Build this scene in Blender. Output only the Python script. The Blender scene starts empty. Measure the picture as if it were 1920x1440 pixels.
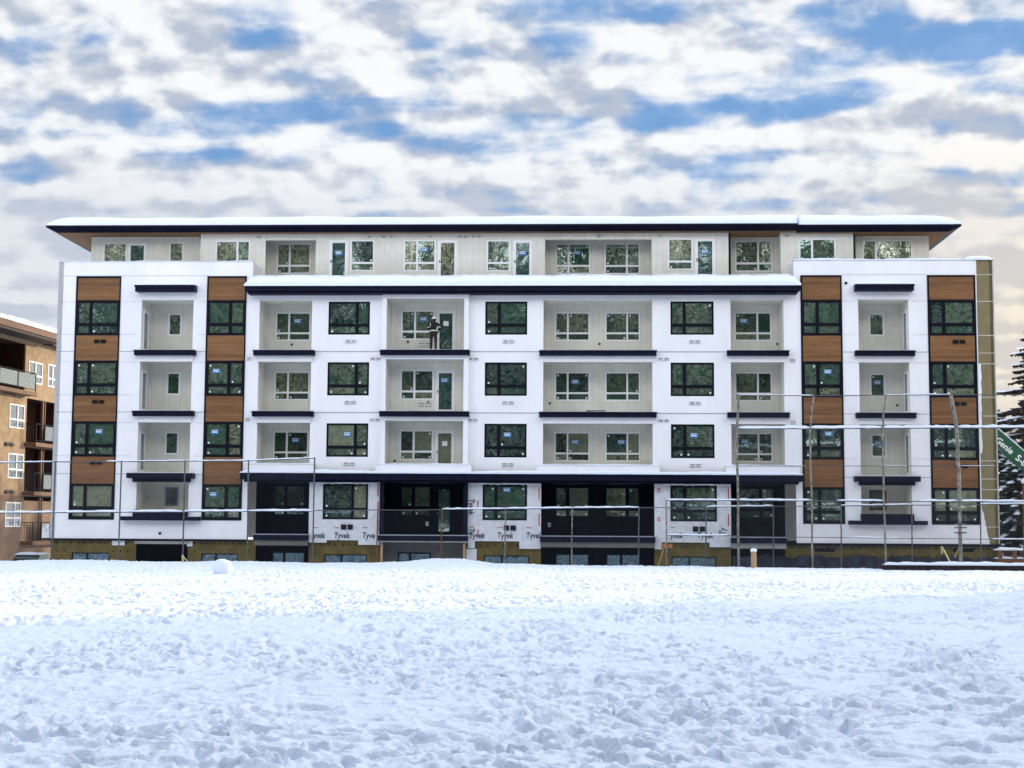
import bpy, bmesh, math, random
import numpy as np
from mathutils import Vector, Matrix
random.seed(7); rng = np.random.default_rng(7)
S = bpy.context.scene; COL = S.collection
R = math.radians
# ------------------------------------------------------------------ camera geometry (52 mm lens, eye 1.7 m above the field)
F = 2800.0; HOR = 985.0; ROLL = 0.0060; EYE = 1.7
PITCH = math.atan((HOR - 720) / F)
def ray(px, py):
    a, b = px - 960, py - 720
    c, s = math.cos(ROLL), math.sin(ROLL)
    x = a * c + b * s; y = -a * s + b * c
    d = (x / F, 1.0, -y / F); cp, sp = math.cos(PITCH), math.sin(PITCH)
    return Vector((d[0], d[1] * cp - d[2] * sp, d[1] * sp + d[2] * cp))
class Frame:                                   # a vertical plane in the world; at() reads where a sight line meets it
    def __init__(s, x, y, th):
        s.th = th; s.o = Vector((x, y, 0)); s.u = Vector((math.cos(th), math.sin(th), 0)); s.v = Vector((-math.sin(th), math.cos(th), 0))
    def at(s, px, py, v=0.0):
        r = ray(px, py); c = Vector((0, 0, EYE))
        t = ((s.o - c).dot(s.v) + v) / r.dot(s.v); p = c + r * t
        return (p - s.o).dot(s.u), p.z
    def U(s, px, py=700, v=0.0): return s.at(px, py, v)[0]
    def W(s, py, px=960, v=0.0): return s.at(px, py, v)[1]
FB = Frame(0, 73.4, -0.045)                    # facade of the white building
# ------------------------------------------------------------------ materials
class NT:
    def __init__(s, tree): s.t = tree
    def n(s, typ, **kw):
        nd = s.t.nodes.new(typ)
        for k, v in kw.items():
            if k.startswith('i_'):
                key = k[2:]; key = int(key) if key.isdigit() else key.replace('_', ' ')
                nd.inputs[key].default_value = v
            else: setattr(nd, k, v)
        return nd
    def l(s, a, b): s.t.links.new(a, b)
    def math(s, op, a, b=None, clamp=False):
        nd = s.t.nodes.new('ShaderNodeMath'); nd.operation = op; nd.use_clamp = clamp
        for k, x in enumerate((a, b)):
            if x is None: continue
            if isinstance(x, (int, float)): nd.inputs[k].default_value = x
            else: s.l(x, nd.inputs[k])
        return nd.outputs[0]
    def mix(s, fac, a, b, blend='MIX'):
        nd = s.t.nodes.new('ShaderNodeMix'); nd.data_type = 'RGBA'; nd.blend_type = blend
        for i, x in ((0, fac), (6, a), (7, b)):
            if hasattr(x, 'is_linked'): s.l(x, nd.inputs[i])
            elif i == 0: nd.inputs[0].default_value = x
            else: nd.inputs[i].default_value = (*x, 1) if len(x) == 3 else x
        return nd.outputs[2]
    def ramp(s, x, lo, hi, a=0.0, b=1.0, smooth=True):
        nd = s.t.nodes.new('ShaderNodeMapRange'); nd.interpolation_type = 'SMOOTHSTEP' if smooth else 'LINEAR'
        s.l(x, nd.inputs[0]); nd.inputs[1].default_value = lo; nd.inputs[2].default_value = hi
        nd.inputs[3].default_value = a; nd.inputs[4].default_value = b
        return nd.outputs[0]
M = {}
def mat(name, col, rough=0.7, var=0.12, vs=1.5, bump=0.0, bs=20.0, stretch=(1, 1, 1), metal=0.0, spec=0.4, col2=None):
    m = bpy.data.materials.new(name); m.use_nodes = True; t = NT(m.node_tree); bs_ = m.node_tree.nodes['Principled BSDF']
    bs_.inputs['Roughness'].default_value = rough; bs_.inputs['Metallic'].default_value = metal; bs_.inputs['Specular IOR Level'].default_value = spec
    tc = t.n('ShaderNodeTexCoord'); mp = t.n('ShaderNodeMapping'); mp.inputs['Scale'].default_value = stretch; t.l(tc.outputs['Object'], mp.inputs[0])
    nz = t.n('ShaderNodeTexNoise', i_Scale=vs, i_Detail=6.0, i_Roughness=0.6); t.l(mp.outputs[0], nz.inputs['Vector'])
    c2 = col2 or tuple(c * (1 - var * 2.2) for c in col)
    f = t.ramp(nz.outputs[0], 0.35, 0.68)
    c = t.mix(f, c2, col); t.l(c, bs_.inputs['Base Color'])
    if bump:
        n2 = t.n('ShaderNodeTexNoise', i_Scale=bs, i_Detail=4.0); t.l(mp.outputs[0], n2.inputs['Vector'])
        b = t.n('ShaderNodeBump', i_Strength=0.6, i_Distance=bump); t.l(n2.outputs[0], b.inputs['Height']); t.l(b.outputs[0], bs_.inputs['Normal'])
    M[name] = m; return m
mat('stucco', (.85, .855, .87), .75, .035, .5, .004, 60, (1, 1, .35))
mat('stucco_trim', (.80, .81, .83), .6, .03, 1, .002, 50)
mat('navy', (.005, .006, .024), .55, .2, 2, .001, 30, spec=.12)
mat('navy_siding', (.0035, .004, .014), .6, .2, 1.5, spec=.08)
mat('black_frame', (.004, .005, .012), .5, .15, 3, spec=.12)
mat('vinyl', (.83, .84, .85), .4, .03, 3)
mat('joint', (.35, .39, .46), .6, .1, 2)
mat('soffit_wood', (.30, .15, .055), .6, .2, 3, .002, 20, (.4, 6, 1))
mat('roof_membrane', (.10, .10, .11), .8)
mat('insulation', (.135, .098, .022), .8, .16, 2.5, .006, 30)
mat('sheathing', (.225, .185, .092), .8, .06, 2.0, .003, 40)
mat('seam_tape', (.55, .53, .46), .6)
mat('grey_siding', (.16, .155, .14), .7, .1, 2)
mat('concrete', (.30, .31, .30), .85, .1, 2, .004, 30)
mat('membrane', (.022, .035, .065), .5, .5, 1.6, .01, 6)
mat('window_cover', (.11, .15, .20), .35, .3, 2.5, .02, 5)
mat('wood_post', (.50, .34, .20), .75, .15, 5, .003, 30, (6, 6, .6))
mat('old_wood', (.20, .09, .035), .8, .2, 4, .006, 25, (6, 6, .6))
mat('dark_wood', (.03, .018, .015), .8, .2, 4)
mat('galvanised', (.10, .11, .12), .6, .15, 9); mat('wire', (.07, .08, .09), .7, 0, spec=.1)
mat('bare_pole', (.30, .29, .25), .7, .3, 6, .004, 30)
mat('rust', (.20, .10, .05), .8, .3, 6)
mat('vent_white', (.72, .73, .75), .5)
mat('vent_black', (.008, .008, .010), .6, spec=.15)
mat('text_ink', (.02, .035, .07), .6, 0)
mat('text_red', (.55, .10, .08), .6, .1)
mat('white_label', (.80, .82, .82), .5, 0)
mat('sticker_blue', (.04, .19, .40), .4, .1)
mat('yellow_paint', (.62, .55, .26), .6)
mat('orange_paint', (.70, .25, .08), .6)
def wood_panel():
    m = mat('wood_panel', (.27, .105, .032), .55); t = NT(m.node_tree); bs_ = m.node_tree.nodes['Principled BSDF']
    tc = t.n('ShaderNodeTexCoord'); sp = t.n('ShaderNodeSeparateXYZ'); t.l(tc.outputs['Object'], sp.inputs[0])
    row = t.math('FLOOR', t.math('MULTIPLY', sp.outputs[2], 1 / .14))
    mp = t.n('ShaderNodeCombineXYZ'); t.l(t.math('MULTIPLY', sp.outputs[0], 0.9), mp.inputs[0]); t.l(t.math('MULTIPLY', row, 7.31), mp.inputs[1]); t.l(t.math('MULTIPLY', sp.outputs[2], 9.0), mp.inputs[2])
    nz = t.n('ShaderNodeTexNoise', i_Scale=1.0, i_Detail=5.0, i_Roughness=.65); t.l(mp.outputs[0], nz.inputs['Vector'])
    wn = t.n('ShaderNodeTexWhiteNoise', noise_dimensions='1D'); t.l(row, wn.inputs['W'])
    f = t.math('ADD', t.math('MULTIPLY', t.ramp(nz.outputs[0], .3, .7), .45), t.math('MULTIPLY', wn.outputs[0], .6))
    c = t.mix(f, (.105, .044, .013), (.255, .118, .039))
    gap = t.ramp(t.math('FRACT', t.math('MULTIPLY', sp.outputs[2], 1 / .14)), .0, .10)
    c = t.mix(gap, (.05, .02, .008), c); t.l(c, bs_.inputs['Base Color'])
wood_panel()
def siding(name, col, pitch=.30):
    m = mat(name, col, .7, .06, 1.2); t = NT(m.node_tree); bs_ = m.node_tree.nodes['Principled BSDF']
    src = bs_.inputs['Base Color'].links[0].from_socket
    tc = t.n('ShaderNodeTexCoord'); sp = t.n('ShaderNodeSeparateXYZ'); t.l(tc.outputs['Object'], sp.inputs[0])
    h = t.math('ADD', sp.outputs[0], sp.outputs[1])
    fr = t.math('FRACT', t.math('MULTIPLY', h, 1 / pitch))
    g = t.ramp(fr, .0, .10)
    c = t.mix(g, tuple(x * .80 for x in col), src); t.l(c, bs_.inputs['Base Color'])
    b = t.n('ShaderNodeBump', i_Strength=.6, i_Distance=.012); t.l(g, b.inputs['Height']); t.l(b.outputs[0], bs_.inputs['Normal'])
siding('loggia_siding', (.755, .74, .665))
def house_wrap():
    m = mat('house_wrap', (.72, .74, .77), .45, .08, 3.0); t = NT(m.node_tree); bs_ = m.node_tree.nodes['Principled BSDF']
    tc = t.n('ShaderNodeTexCoord')
    nz = t.n('ShaderNodeTexNoise', i_Scale=3.0, i_Detail=5.0, i_Distortion=1.5); t.l(tc.outputs['Object'], nz.inputs['Vector'])
    b = t.n('ShaderNodeBump', i_Strength=.8, i_Distance=.05); t.l(nz.outputs[0], b.inputs['Height']); t.l(b.outputs[0], bs_.inputs['Normal'])
house_wrap()
def snow(name, scale=14.0, dist=.02):
    m = bpy.data.materials.new(name); m.use_nodes = True; t = NT(m.node_tree); bs_ = m.node_tree.nodes['Principled BSDF']
    bs_.inputs['Base Color'].default_value = (.80, .868, .968, 1); bs_.inputs['Roughness'].default_value = .65; bs_.inputs['Specular IOR Level'].default_value = .25
    tc = t.n('ShaderNodeTexCoord')
    nz = t.n('ShaderNodeTexNoise', i_Scale=scale, i_Detail=5.0, i_Roughness=.6); t.l(tc.outputs['Object'], nz.inputs['Vector'])
    b = t.n('ShaderNodeBump', i_Strength=.7, i_Distance=dist); t.l(nz.outputs[0], b.inputs['Height']); t.l(b.outputs[0], bs_.inputs['Normal'])
    M[name] = m
snow('snow', 24.0, .028); snow('snow_cap', 5.0, .05)
def glass(name, tint, refl, inner, film=0.0, wav=.012, ws=1.7, rough=.03):
    # low-e double glazing: tinted mirror over the dark room, with protective film seen as pale creases where it is left on
    m = bpy.data.materials.new(name); m.use_nodes = True; t = NT(m.node_tree); nt = m.node_tree
    nt.nodes.remove(nt.nodes['Principled BSDF']); out = nt.nodes['Material Output']
    tc = t.n('ShaderNodeTexCoord')
    nz = t.n('ShaderNodeTexNoise', i_Scale=ws, i_Detail=3.0, i_Roughness=.55, i_Distortion=.6); t.l(tc.outputs['Object'], nz.inputs['Vector'])
    b = t.n('ShaderNodeBump', i_Strength=1.0, i_Distance=wav); t.l(nz.outputs[0], b.inputs['Height'])
    gl = t.n('ShaderNodeBsdfGlossy'); gl.inputs['Color'].default_value = (*tint, 1); gl.inputs['Roughness'].default_value = rough; t.l(b.outputs[0], gl.inputs['Normal'])
    df = t.n('ShaderNodeBsdfDiffuse')
    v = t.n('ShaderNodeTexNoise', i_Scale=2.6, i_Detail=4.0, i_Distortion=2.5); t.l(tc.outputs['Object'], v.inputs['Vector'])
    ridge = t.math('ABSOLUTE', t.math('SUBTRACT', v.outputs[0], .5))
    f = t.ramp(ridge, .0, .05, 1, 0); f2 = t.ramp(v.outputs[0], .52, .62)
    c = t.mix(t.math('MULTIPLY', t.math('MAXIMUM', f, f2), film), inner, (.50, .52, .41)); t.l(c, df.inputs[0])
    mx = t.n('ShaderNodeMixShader'); mx.inputs[0].default_value = refl; t.l(df.outputs[0], mx.inputs[1]); t.l(gl.outputs[0], mx.inputs[2]); t.l(mx.outputs[0], out.inputs[0])
    M[name] = m
glass('glass_tree', (.80, 1.0, .86), .50, (.048, .098, .068), .38, .007, 1.5)
glass('glass_green', (.72, 1.0, .86), .52, (.040, .100, .074), .20, .005, 1.3)
glass('glass_dark', (.75, .98, .93), .36, (.012, .036, .036), .22, .006, 1.3)
glass('glass_film', (.88, 1.0, .80), .42, (.085, .115, .062), .60, .009)
glass('glass_room', (.85, 1.0, .9), .30, (.17, .20, .13), .25, .006)
glass('glass_door', (.78, .97, .93), .40, (.024, .085, .078), .25, .005, 1.2)
glass('glass_grey', (.9, .97, 1.0), .35, (.10, .13, .17), .2, .006)
glass('glass_cover', (.6, .9, 1.0), .22, (.022, .045, .075), .25, .02, 4.0, .15)
# ------------------------------------------------------------------ mesh builder
class MB:
    def __init__(s): s.v = []; s.f = []; s.mi = []
    def quad(s, *p, mi=0):
        n = len(s.v); s.v += [tuple(q) for q in p]; s.f.append(tuple(range(n, n + len(p)))); s.mi.append(mi)
    def box(s, a, b, mi=0):
        x0, y0, z0 = (min(a[i], b[i]) for i in range(3)); x1, y1, z1 = (max(a[i], b[i]) for i in range(3))
        n = len(s.v); s.v += [(x0, y0, z0), (x1, y0, z0), (x1, y1, z0), (x0, y1, z0), (x0, y0, z1), (x1, y0, z1), (x1, y1, z1), (x0, y1, z1)]
        for q in ((0, 1, 5, 4), (1, 2, 6, 5), (2, 3, 7, 6), (3, 0, 4, 7), (4, 5, 6, 7), (3, 2, 1, 0)): s.f.append(tuple(n + i for i in q)); s.mi.append(mi)
    def plate(s, u0, u1, w0, w1, holes, v, dep, outer=None, mi=0):
        # upright sheet facing -v with rectangular openings (u0,u1,w0,w1) whose reveals are dep deep; outer = depth of its own edges
        us = sorted({round(x, 5) for x in [u0, u1] + [h[i] for h in holes for i in (0, 1)] if u0 - 1e-6 <= x <= u1 + 1e-6})
        ws = sorted({round(x, 5) for x in [w0, w1] + [h[i] for h in holes for i in (2, 3)] if w0 - 1e-6 <= x <= w1 + 1e-6})
        for i in range(len(us) - 1):
            for j in range(len(ws) - 1):
                cu, cw = (us[i] + us[i + 1]) / 2, (ws[j] + ws[j + 1]) / 2
                if any(h[0] < cu < h[1] and h[2] < cw < h[3] for h in holes): continue
                s.quad((us[i], v, ws[j]), (us[i + 1], v, ws[j]), (us[i + 1], v, ws[j + 1]), (us[i], v, ws[j + 1]), mi=mi)
        for a, b, c, d in holes:
            for p, q in (((a, c), (a, d)), ((a, d), (b, d)), ((b, d), (b, c)), ((b, c), (a, c))):
                s.quad((p[0], v, p[1]), (p[0], v + dep, p[1]), (q[0], v + dep, q[1]), (q[0], v, q[1]), mi=mi)
        if outer:
            for p, q in (((u0, w0), (u1, w0)), ((u1, w0), (u1, w1)), ((u1, w1), (u0, w1)), ((u0, w1), (u0, w0))):
                s.quad((p[0], v, p[1]), (p[0], v + outer, p[1]), (q[0], v + outer, q[1]), (q[0], v, q[1]), mi=mi)
    def tube(s, pts, r, n=8, mi=0, r2=None, cap=True):
        pts = [Vector(p) for p in pts]; base = len(s.v)
        for i, p in enumerate(pts):
            d = (pts[min(i + 1, len(pts) - 1)] - pts[max(i - 1, 0)]).normalized()
            a = d.cross(Vector((0, 0, 1)) if abs(d.z) < .9 else Vector((1, 0, 0))).normalized(); b = d.cross(a)
            rr = r if r2 is None else r + (r2 - r) * i / max(1, len(pts) - 1)
            for k in range(n):
                t = 2 * math.pi * k / n; s.v.append(tuple(p + a * (math.cos(t) * rr) + b * (math.sin(t) * rr)))
        for i in range(len(pts) - 1):
            for k in range(n):
                k2 = (k + 1) % n; s.f.append((base + i * n + k, base + i * n + k2, base + (i + 1) * n + k2, base + (i + 1) * n + k)); s.mi.append(mi)
        if cap:
            s.f.append(tuple(base + k for k in reversed(range(n)))); s.mi.append(mi)
            s.f.append(tuple(base + (len(pts) - 1) * n + k for k in range(n))); s.mi.append(mi)
    def build(s, name, mats, parent=None, smooth=False, loc=None):
        me = bpy.data.meshes.new(name); me.from_pydata(s.v, [], s.f)
        for m in (mats if isinstance(mats, (list, tuple)) else [mats]): me.materials.append(M[m])
        me.polygons.foreach_set('material_index', s.mi)
        if smooth: me.polygons.foreach_set('use_smooth', [True] * len(s.f))
        me.update(); o = bpy.data.objects.new(name, me); COL.objects.link(o)
        if parent is not None: o.parent = parent
        if loc is not None: o.location = loc
        return o
def tag(o, label=None, cat=None, group=None, kind=None):
    for k, v in (('label', label), ('category', cat), ('group', group), ('kind', kind)):
        if v: o[k] = v
    return o
def thing(name, label, cat, loc=(0, 0, 0), rz=0.0, group=None):
    o = bpy.data.objects.new(name, None); COL.objects.link(o); o.location = loc; o.rotation_euler = (0, 0, rz); o.empty_display_size = .3
    return tag(o, label, cat, group)
def part(name, m, parent, *boxes):
    b = MB()
    for a in boxes: b.box(*a)
    return b.build(name, m, parent)
def lettering(name, txt, size, m, parent, u, v, w, ang=0.0, shear=0.0, align='LEFT', squash=1.0):
    c = bpy.data.curves.new('lettering', 'FONT'); c.body = txt; c.size = size; c.align_x = align; c.shear = shear; c.offset = size * .018; c.resolution_u = 3
    o = bpy.data.objects.new('lettering', c); COL.objects.link(o); bpy.context.view_layer.update()
    me = bpy.data.meshes.new_from_object(o.evaluated_get(bpy.context.evaluated_depsgraph_get())); bpy.data.objects.remove(o)
    ca, sa = math.cos(ang), math.sin(ang)
    for p in me.vertices:
        x, y = p.co.x * squash, p.co.y; p.co = (u + x * ca - y * sa, v, w + x * sa + y * ca)
    me.materials.clear(); me.materials.append(M[m]); me.name = name
    o = bpy.data.objects.new(name, me); COL.objects.link(o); o.parent = parent; return o
def snow_strip(mb, x0, x1, y0, y1, z, h, seed=0, amp=.25, step=.22, taper=.10):
    # a pillow of snow lying on a ledge: rounded edges, uneven top
    n = max(3, int((x1 - x0) / step)); g = random.Random(seed); prof = []
    ph = [g.uniform(0, 6.28) for _ in range(4)]
    for i in range(n + 1):
        x = x0 + (x1 - x0) * i / n
        k = 1 + amp * (.5 * math.sin(x * 1.3 + ph[0]) + .35 * math.sin(x * 3.7 + ph[1]) + .3 * math.sin(x * 9.1 + ph[2])) + g.uniform(-.12, .12) * amp * 2
        e = min(1, min(i, n - i) * (x1 - x0) / n / taper + .25) if taper > 0 else 1
        hh = max(.012, h * k * e); ov = g.uniform(-.012, .03) * min(1, h / .15); d = y1 - y0
        prof.append([(x, y0 - ov, z - .004), (x, y0 - ov - min(.02, h * .15), z + hh * .45), (x, y0 + min(.08, d * .25), z + hh * .92), (x, y0 + d * .5, z + hh), (x, y1, z + hh * .9), (x, y1, z - .004)])
    b = len(mb.v); k = 6
    for pr in prof: mb.v += pr
    for i in range(n):
        for j in range(k - 1):
            mb.f.append((b + i * k + j, b + (i + 1) * k + j, b + (i + 1) * k + j + 1, b + i * k + j + 1)); mb.mi.append(0)
    mb.f.append(tuple(b + j for j in range(k))); mb.mi.append(0)
    mb.f.append(tuple(b + n * k + j for j in reversed(range(k)))); mb.mi.append(0)
# ================================================================== WHITE APARTMENT BUILDING
bld = thing('apartment_building', 'long white five storey apartment block under construction with brown panels and navy trim', 'building', (0, 73.4, 0), -0.045)
U, W = FB.U, FB.W
L = {1: 1.19, 2: 4.23, 3: 7.27, 4: 10.31, 5: 13.35}
BASE = .93; ROOFW = 14.80; CAN5 = W(536, 960, -.7); CAN2 = W(889, 960, -.7); DEP = 12.0; BOT = -1.6
uL, uLi, uRi, uR = U(104), U(470), U(1490), U(1867)
uWR = U(1835, 700)                              # where the white stucco stops and bare sheathing starts
def window(u0, u1, w0, w1, v, frame, g, mull=None, tran=None, t=.065, m=None, proud=.0, stickers=(), dots=0, kind='window', low=None, labels=None):
    m = m or t * 1.3
    us = [(u0 + t, u1 - t)] if mull is None else [(u0 + t, u0 + (u1 - u0) * mull - m / 2), (u0 + (u1 - u0) * mull + m / 2, u1 - t)]
    ws = [(w0 + t, w1 - t)] if tran is None else [(w0 + t, w0 + (w1 - w0) * tran - m / 2), (w0 + (w1 - w0) * tran + m / 2, w1 - t)]
    holes = [(a, b, c, d) for a, b in us for c, d in ws]
    f = MB(); f.plate(u0, u1, w0, w1, holes, v - proud, .05, outer=.10 + proud)
    fo = f.build(kind, frame, bld)
    p = MB(); gv = random.Random(int(abs(u0 * 131 + w0 * 57))); alts = {'glass_tree': ['glass_film', 'glass_green'], 'glass_green': ['glass_tree', 'glass_dark'], 'glass_film': ['glass_tree', 'glass_dark'], 'glass_dark': ['glass_tree', 'glass_room'], 'glass_room': ['glass_dark', 'glass_film']}.get(g, [g, g])
    for i, (a, b, c, d) in enumerate(holes):
        q_ = gv.random(); mi_ = 0 if q_ < .58 or kind == 'door' else 1 if q_ < .82 else 2
        ty = .0025 * random.uniform(-1, 1) * (d - c); tx = .0025 * random.uniform(-1, 1) * (b - a)
        p.quad((a, v + .04 - proud, c), (b, v + .04 - proud + tx, c), (b, v + .04 - proud + tx + ty, d), (a, v + .04 - proud + ty, d), mi=mi_)
    p.build('pane', [g] + alts, fo)
    big = max(holes, key=lambda h: (h[1] - h[0]) * (h[3] - h[2]))
    for (fx, fy) in stickers:
        cx, cy = big[0] + (big[1] - big[0]) * fx, big[2] + (big[3] - big[2]) * fy; sw, sh = .20, .115
        so = MB(); so.box((cx - sw, v + .022 - proud, cy - sh), (cx + sw, v + .03 - proud, cy + sh), 0)
        so.box((cx - sw * .8, v + .019 - proud, cy + sh * .62), (cx + sw * .75, v + .0215 - proud, cy + sh * .82), 1)
        for k in range(5):
            x = cx - sw * .72 + k * sw * .27; so.box((x, v + .019 - proud, cy - .05 + .012 * (k % 2)), (x + sw * .2, v + .0215 - proud, cy + .022 + .02 * (k % 3 == 0)), 1)
        so.build('sticker', ['sticker_blue', 'white_label'], fo)
    if dots:
        g2 = random.Random(int(abs(u0 * 97 + w0 * 31)))
        for h in holes:
            if g2.random() < dots:
                x = h[0] + .10 if g2.random() < .75 else h[1] - .10; y = h[2] + .09 if (h[3] - h[2] < .5 or g2.random() < .6) else h[3] - .11; r = .048; d = MB()
                d.v += [(x + r * math.cos(k * math.pi / 4), v + .034 - proud, y + r * math.sin(k * math.pi / 4)) for k in range(8)]; n = len(d.v); d.f.append(tuple(range(n - 8, n))); d.mi.append(0); d.build('label_dot', 'white_label', fo)
    return fo
def door(u0, u1, w0, w1, v, frame, g, hinge='r', **kw):
    o = window(u0, u1, w0, w1, v, frame, g, t=.15, kind='door', **kw)
    h = MB(); x = u0 + .09 if hinge == 'r' else u1 - .09
    h.box((x - .02, v - .05, w0 + .98), (x + .02, v - .0, w0 + 1.12)); h.tube([(x, v - .05, w0 + 1.05), (x + (.11 if hinge == 'r' else -.11), v - .05, w0 + 1.05)], .014, 6)
    h.build('handle', 'galvanised', o); return o
def vent(u, w, m='vent_white', v=0.0, n=2, s=.21, h=.15):
    b = MB()
    for k in range(n):
        x = u + (k - (n - 1) / 2) * (s + .07); b.box((x - s / 2, v - .05, w - h / 2), (x + s / 2, v + .01, w + h / 2), 0)
        b.box((x - s / 2 + .02, v - .08, w + h / 2 - .03), (x + s / 2 - .02, v - .0505, w + h / 2 + .005), 0); b.box((x - s / 2 + .02, v - .054, w + h / 2 - .058), (x + s / 2 - .02, v - .0515, w + h / 2 - .03), 1); b.box((x - s / 2 + .02, v - .054, w - h / 2 + .008), (x + s / 2 - .02, v - .0515, w - h / 2 + .022), 1)
    b.build('vent', [m, 'galvanised' if m == 'vent_white' else 'vent_black'], bld)
# ---- window columns of the wood-panel strips (px at the third floor)
COLS = [dict(l=137.7, r=222, wl=141, wr=219.5, mull=.33), dict(l=384.5, r=459, wl=387.5, wr=456.5, mull=.61),
        dict(l=1502.5, r=1580.5, wl=1506, wr=1577.5, mull=.385), dict(l=1741.5, r=1832.5, wl=1745, wr=1829, mull=.315)]
STRIP_TOP = W(518, 300); STRIP_BOT = W(975, 300)
WIN = [(U(614), U(692), .69), (U(909), U(988), .335), (U(1257.5), U(1339), .32)]
wl_, wr_ = MB(), MB()
holesL, holesR, holesC = [], [], []
TA = (U(262), U(359.5)); TF = (U(1611), U(1705.5)); TB = (U(484), U(583)); TC = (U(716.5), U(879)); TCi = (U(724.5), U(870)); TD = (U(1018.5), U(1223.5)); TE = (U(1370.5), U(1470.5))
def loft(f): return (L[f], L[f] + 2.53)
for f in (2, 3, 4):
    holesL.append((*TA, *loft(f))); holesR.append((*TF, *loft(f)))
    for t_ in (TB, TD, TE): holesC.append((*t_, *loft(f)))
    holesC.append((*TCi, L[f], L[f] + 2.58))
    for a, b, m in WIN: holesC.append((a, b, L[f] + .79, L[f] + 2.45))
gl0, gl1 = W(957, 300), W(904, 300)
holesL.append((*TA, gl0 + .02, gl1)); holesR.append((*TF, gl0 + .02, gl1))
for c, hs in ((COLS[0], holesL), (COLS[1], holesL), (COLS[2], holesR), (COLS[3], holesR)):
    hs.append((U(c['l']), U(c['r']), STRIP_BOT, STRIP_TOP))
w_ = MB(); w_.plate(uL, uLi, BASE, ROOFW, holesL, 0, .10)
w_.plate(uLi, uRi, CAN2 - .02, CAN5 - .10, holesC, 0, .10)
w_.plate(uRi, uWR, BASE, ROOFW, holesR, 0, .10)
# body behind the facade: ends, back and parapet returns
w_.box((uL, .0, BASE), (uL + .25, DEP, ROOFW - .002)); w_.box((uL + .25, DEP - .25, BASE), (uR, DEP, ROOFW - .004))
w_.box((uL + .25, .005, ROOFW - .7), (uLi - .25, .30, ROOFW)); w_.box((uLi - .25, .005, CAN5), (uLi, 2.4, ROOFW)); w_.box((uRi, .005, CAN5), (uRi + .25, 2.4, ROOFW)); w_.box((uRi + .25, .005, ROOFW - .7), (uWR, .30, ROOFW))
w_.build('wall', 'stucco', bld)
sh = MB(); sh.plate(uWR, uR, BASE, ROOFW - .02, [], .02, 0); sh.box((uR - .2, .02, BASE), (uR, DEP - .25, ROOFW - .02)); sh.build('sheathing_wall', 'sheathing', bld)
sm = MB()
for py in (515, 565, 629, 662, 682, 745, 780, 802, 864, 898, 918, 988): 
    wz = W(py, 1850); sm.box((uWR + .01, .004, wz - .022), (uR + .006, .018, wz + .022))
sm.box((uR - .05, .006, BASE), (uR + .012, .016, ROOFW - .05))
sm.build('seam_tape', 'seam_tape', bld)
# ragged edge of the unfinished white coat running down beside the sheathing
for (y0, y1, a0, a1) in ((682, 850, 1840, 1842), (955, 1022, 1842, 1857)):
    rg = MB(); n = 14; pts = []
    for i in range(n + 1):
        t = i / n; y = y0 + (y1 - y0) * t; x = a0 + (a1 - a0) * t + random.uniform(-1.2, 1.2); pts.append(FB.at(x, y))
    for i in range(n):
        rg.quad((uWR - .01, .0, pts[i][1]), (uWR - .01, .0, pts[i + 1][1]), (pts[i + 1][0], .0, pts[i + 1][1]), (pts[i][0], .0, pts[i][1]))
        rg.quad((pts[i][0], .0, pts[i][1]), (pts[i + 1][0], .0, pts[i + 1][1]), (pts[i + 1][0], .02, pts[i + 1][1]), (pts[i][0], .02, pts[i][1]))
    rg.build('wall_edge', 'stucco', bld)
# ---- horizontal joints in the stucco
def jline(u0, u1, w, h=.03): part('wall_joint', 'joint', bld, ((u0, -.012, w - h / 2), (u1, -.001, w + h / 2)))
segsL = [(uL, U(137)), (U(222.5), TA[0] - .25), (TA[1] + .25, U(384)), ]
segsR = [(U(1581), TF[0] - .2), (TF[1] + .2, U(1741)), ]
segsC = [(TB[1] + .15, TC[0] - .02), (TC[1] + .05, TD[0] - .2), (TD[1] + .2, TE[0] - .2)]
for f in (3, 4):
    for a, b in segsL + segsR: jline(a, b, L[f] - .06)
    for a, b in segsC: jline(a, b, L[f] - .06, .045)
for a, b in segsL + segsR: jline(a, b, L[2] - .10)
for a, b in ((uL, U(222)), (U(223), U(384)), (U(1581), U(1741))): jline(a, b, STRIP_TOP - .005 + .03, .012)
for a, b in segsL + segsR:
    for f in (2, 3, 4): jline(a, b, L[f] + .8, .008); jline(a, b, L[f] + 2.45, .008)
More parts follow.
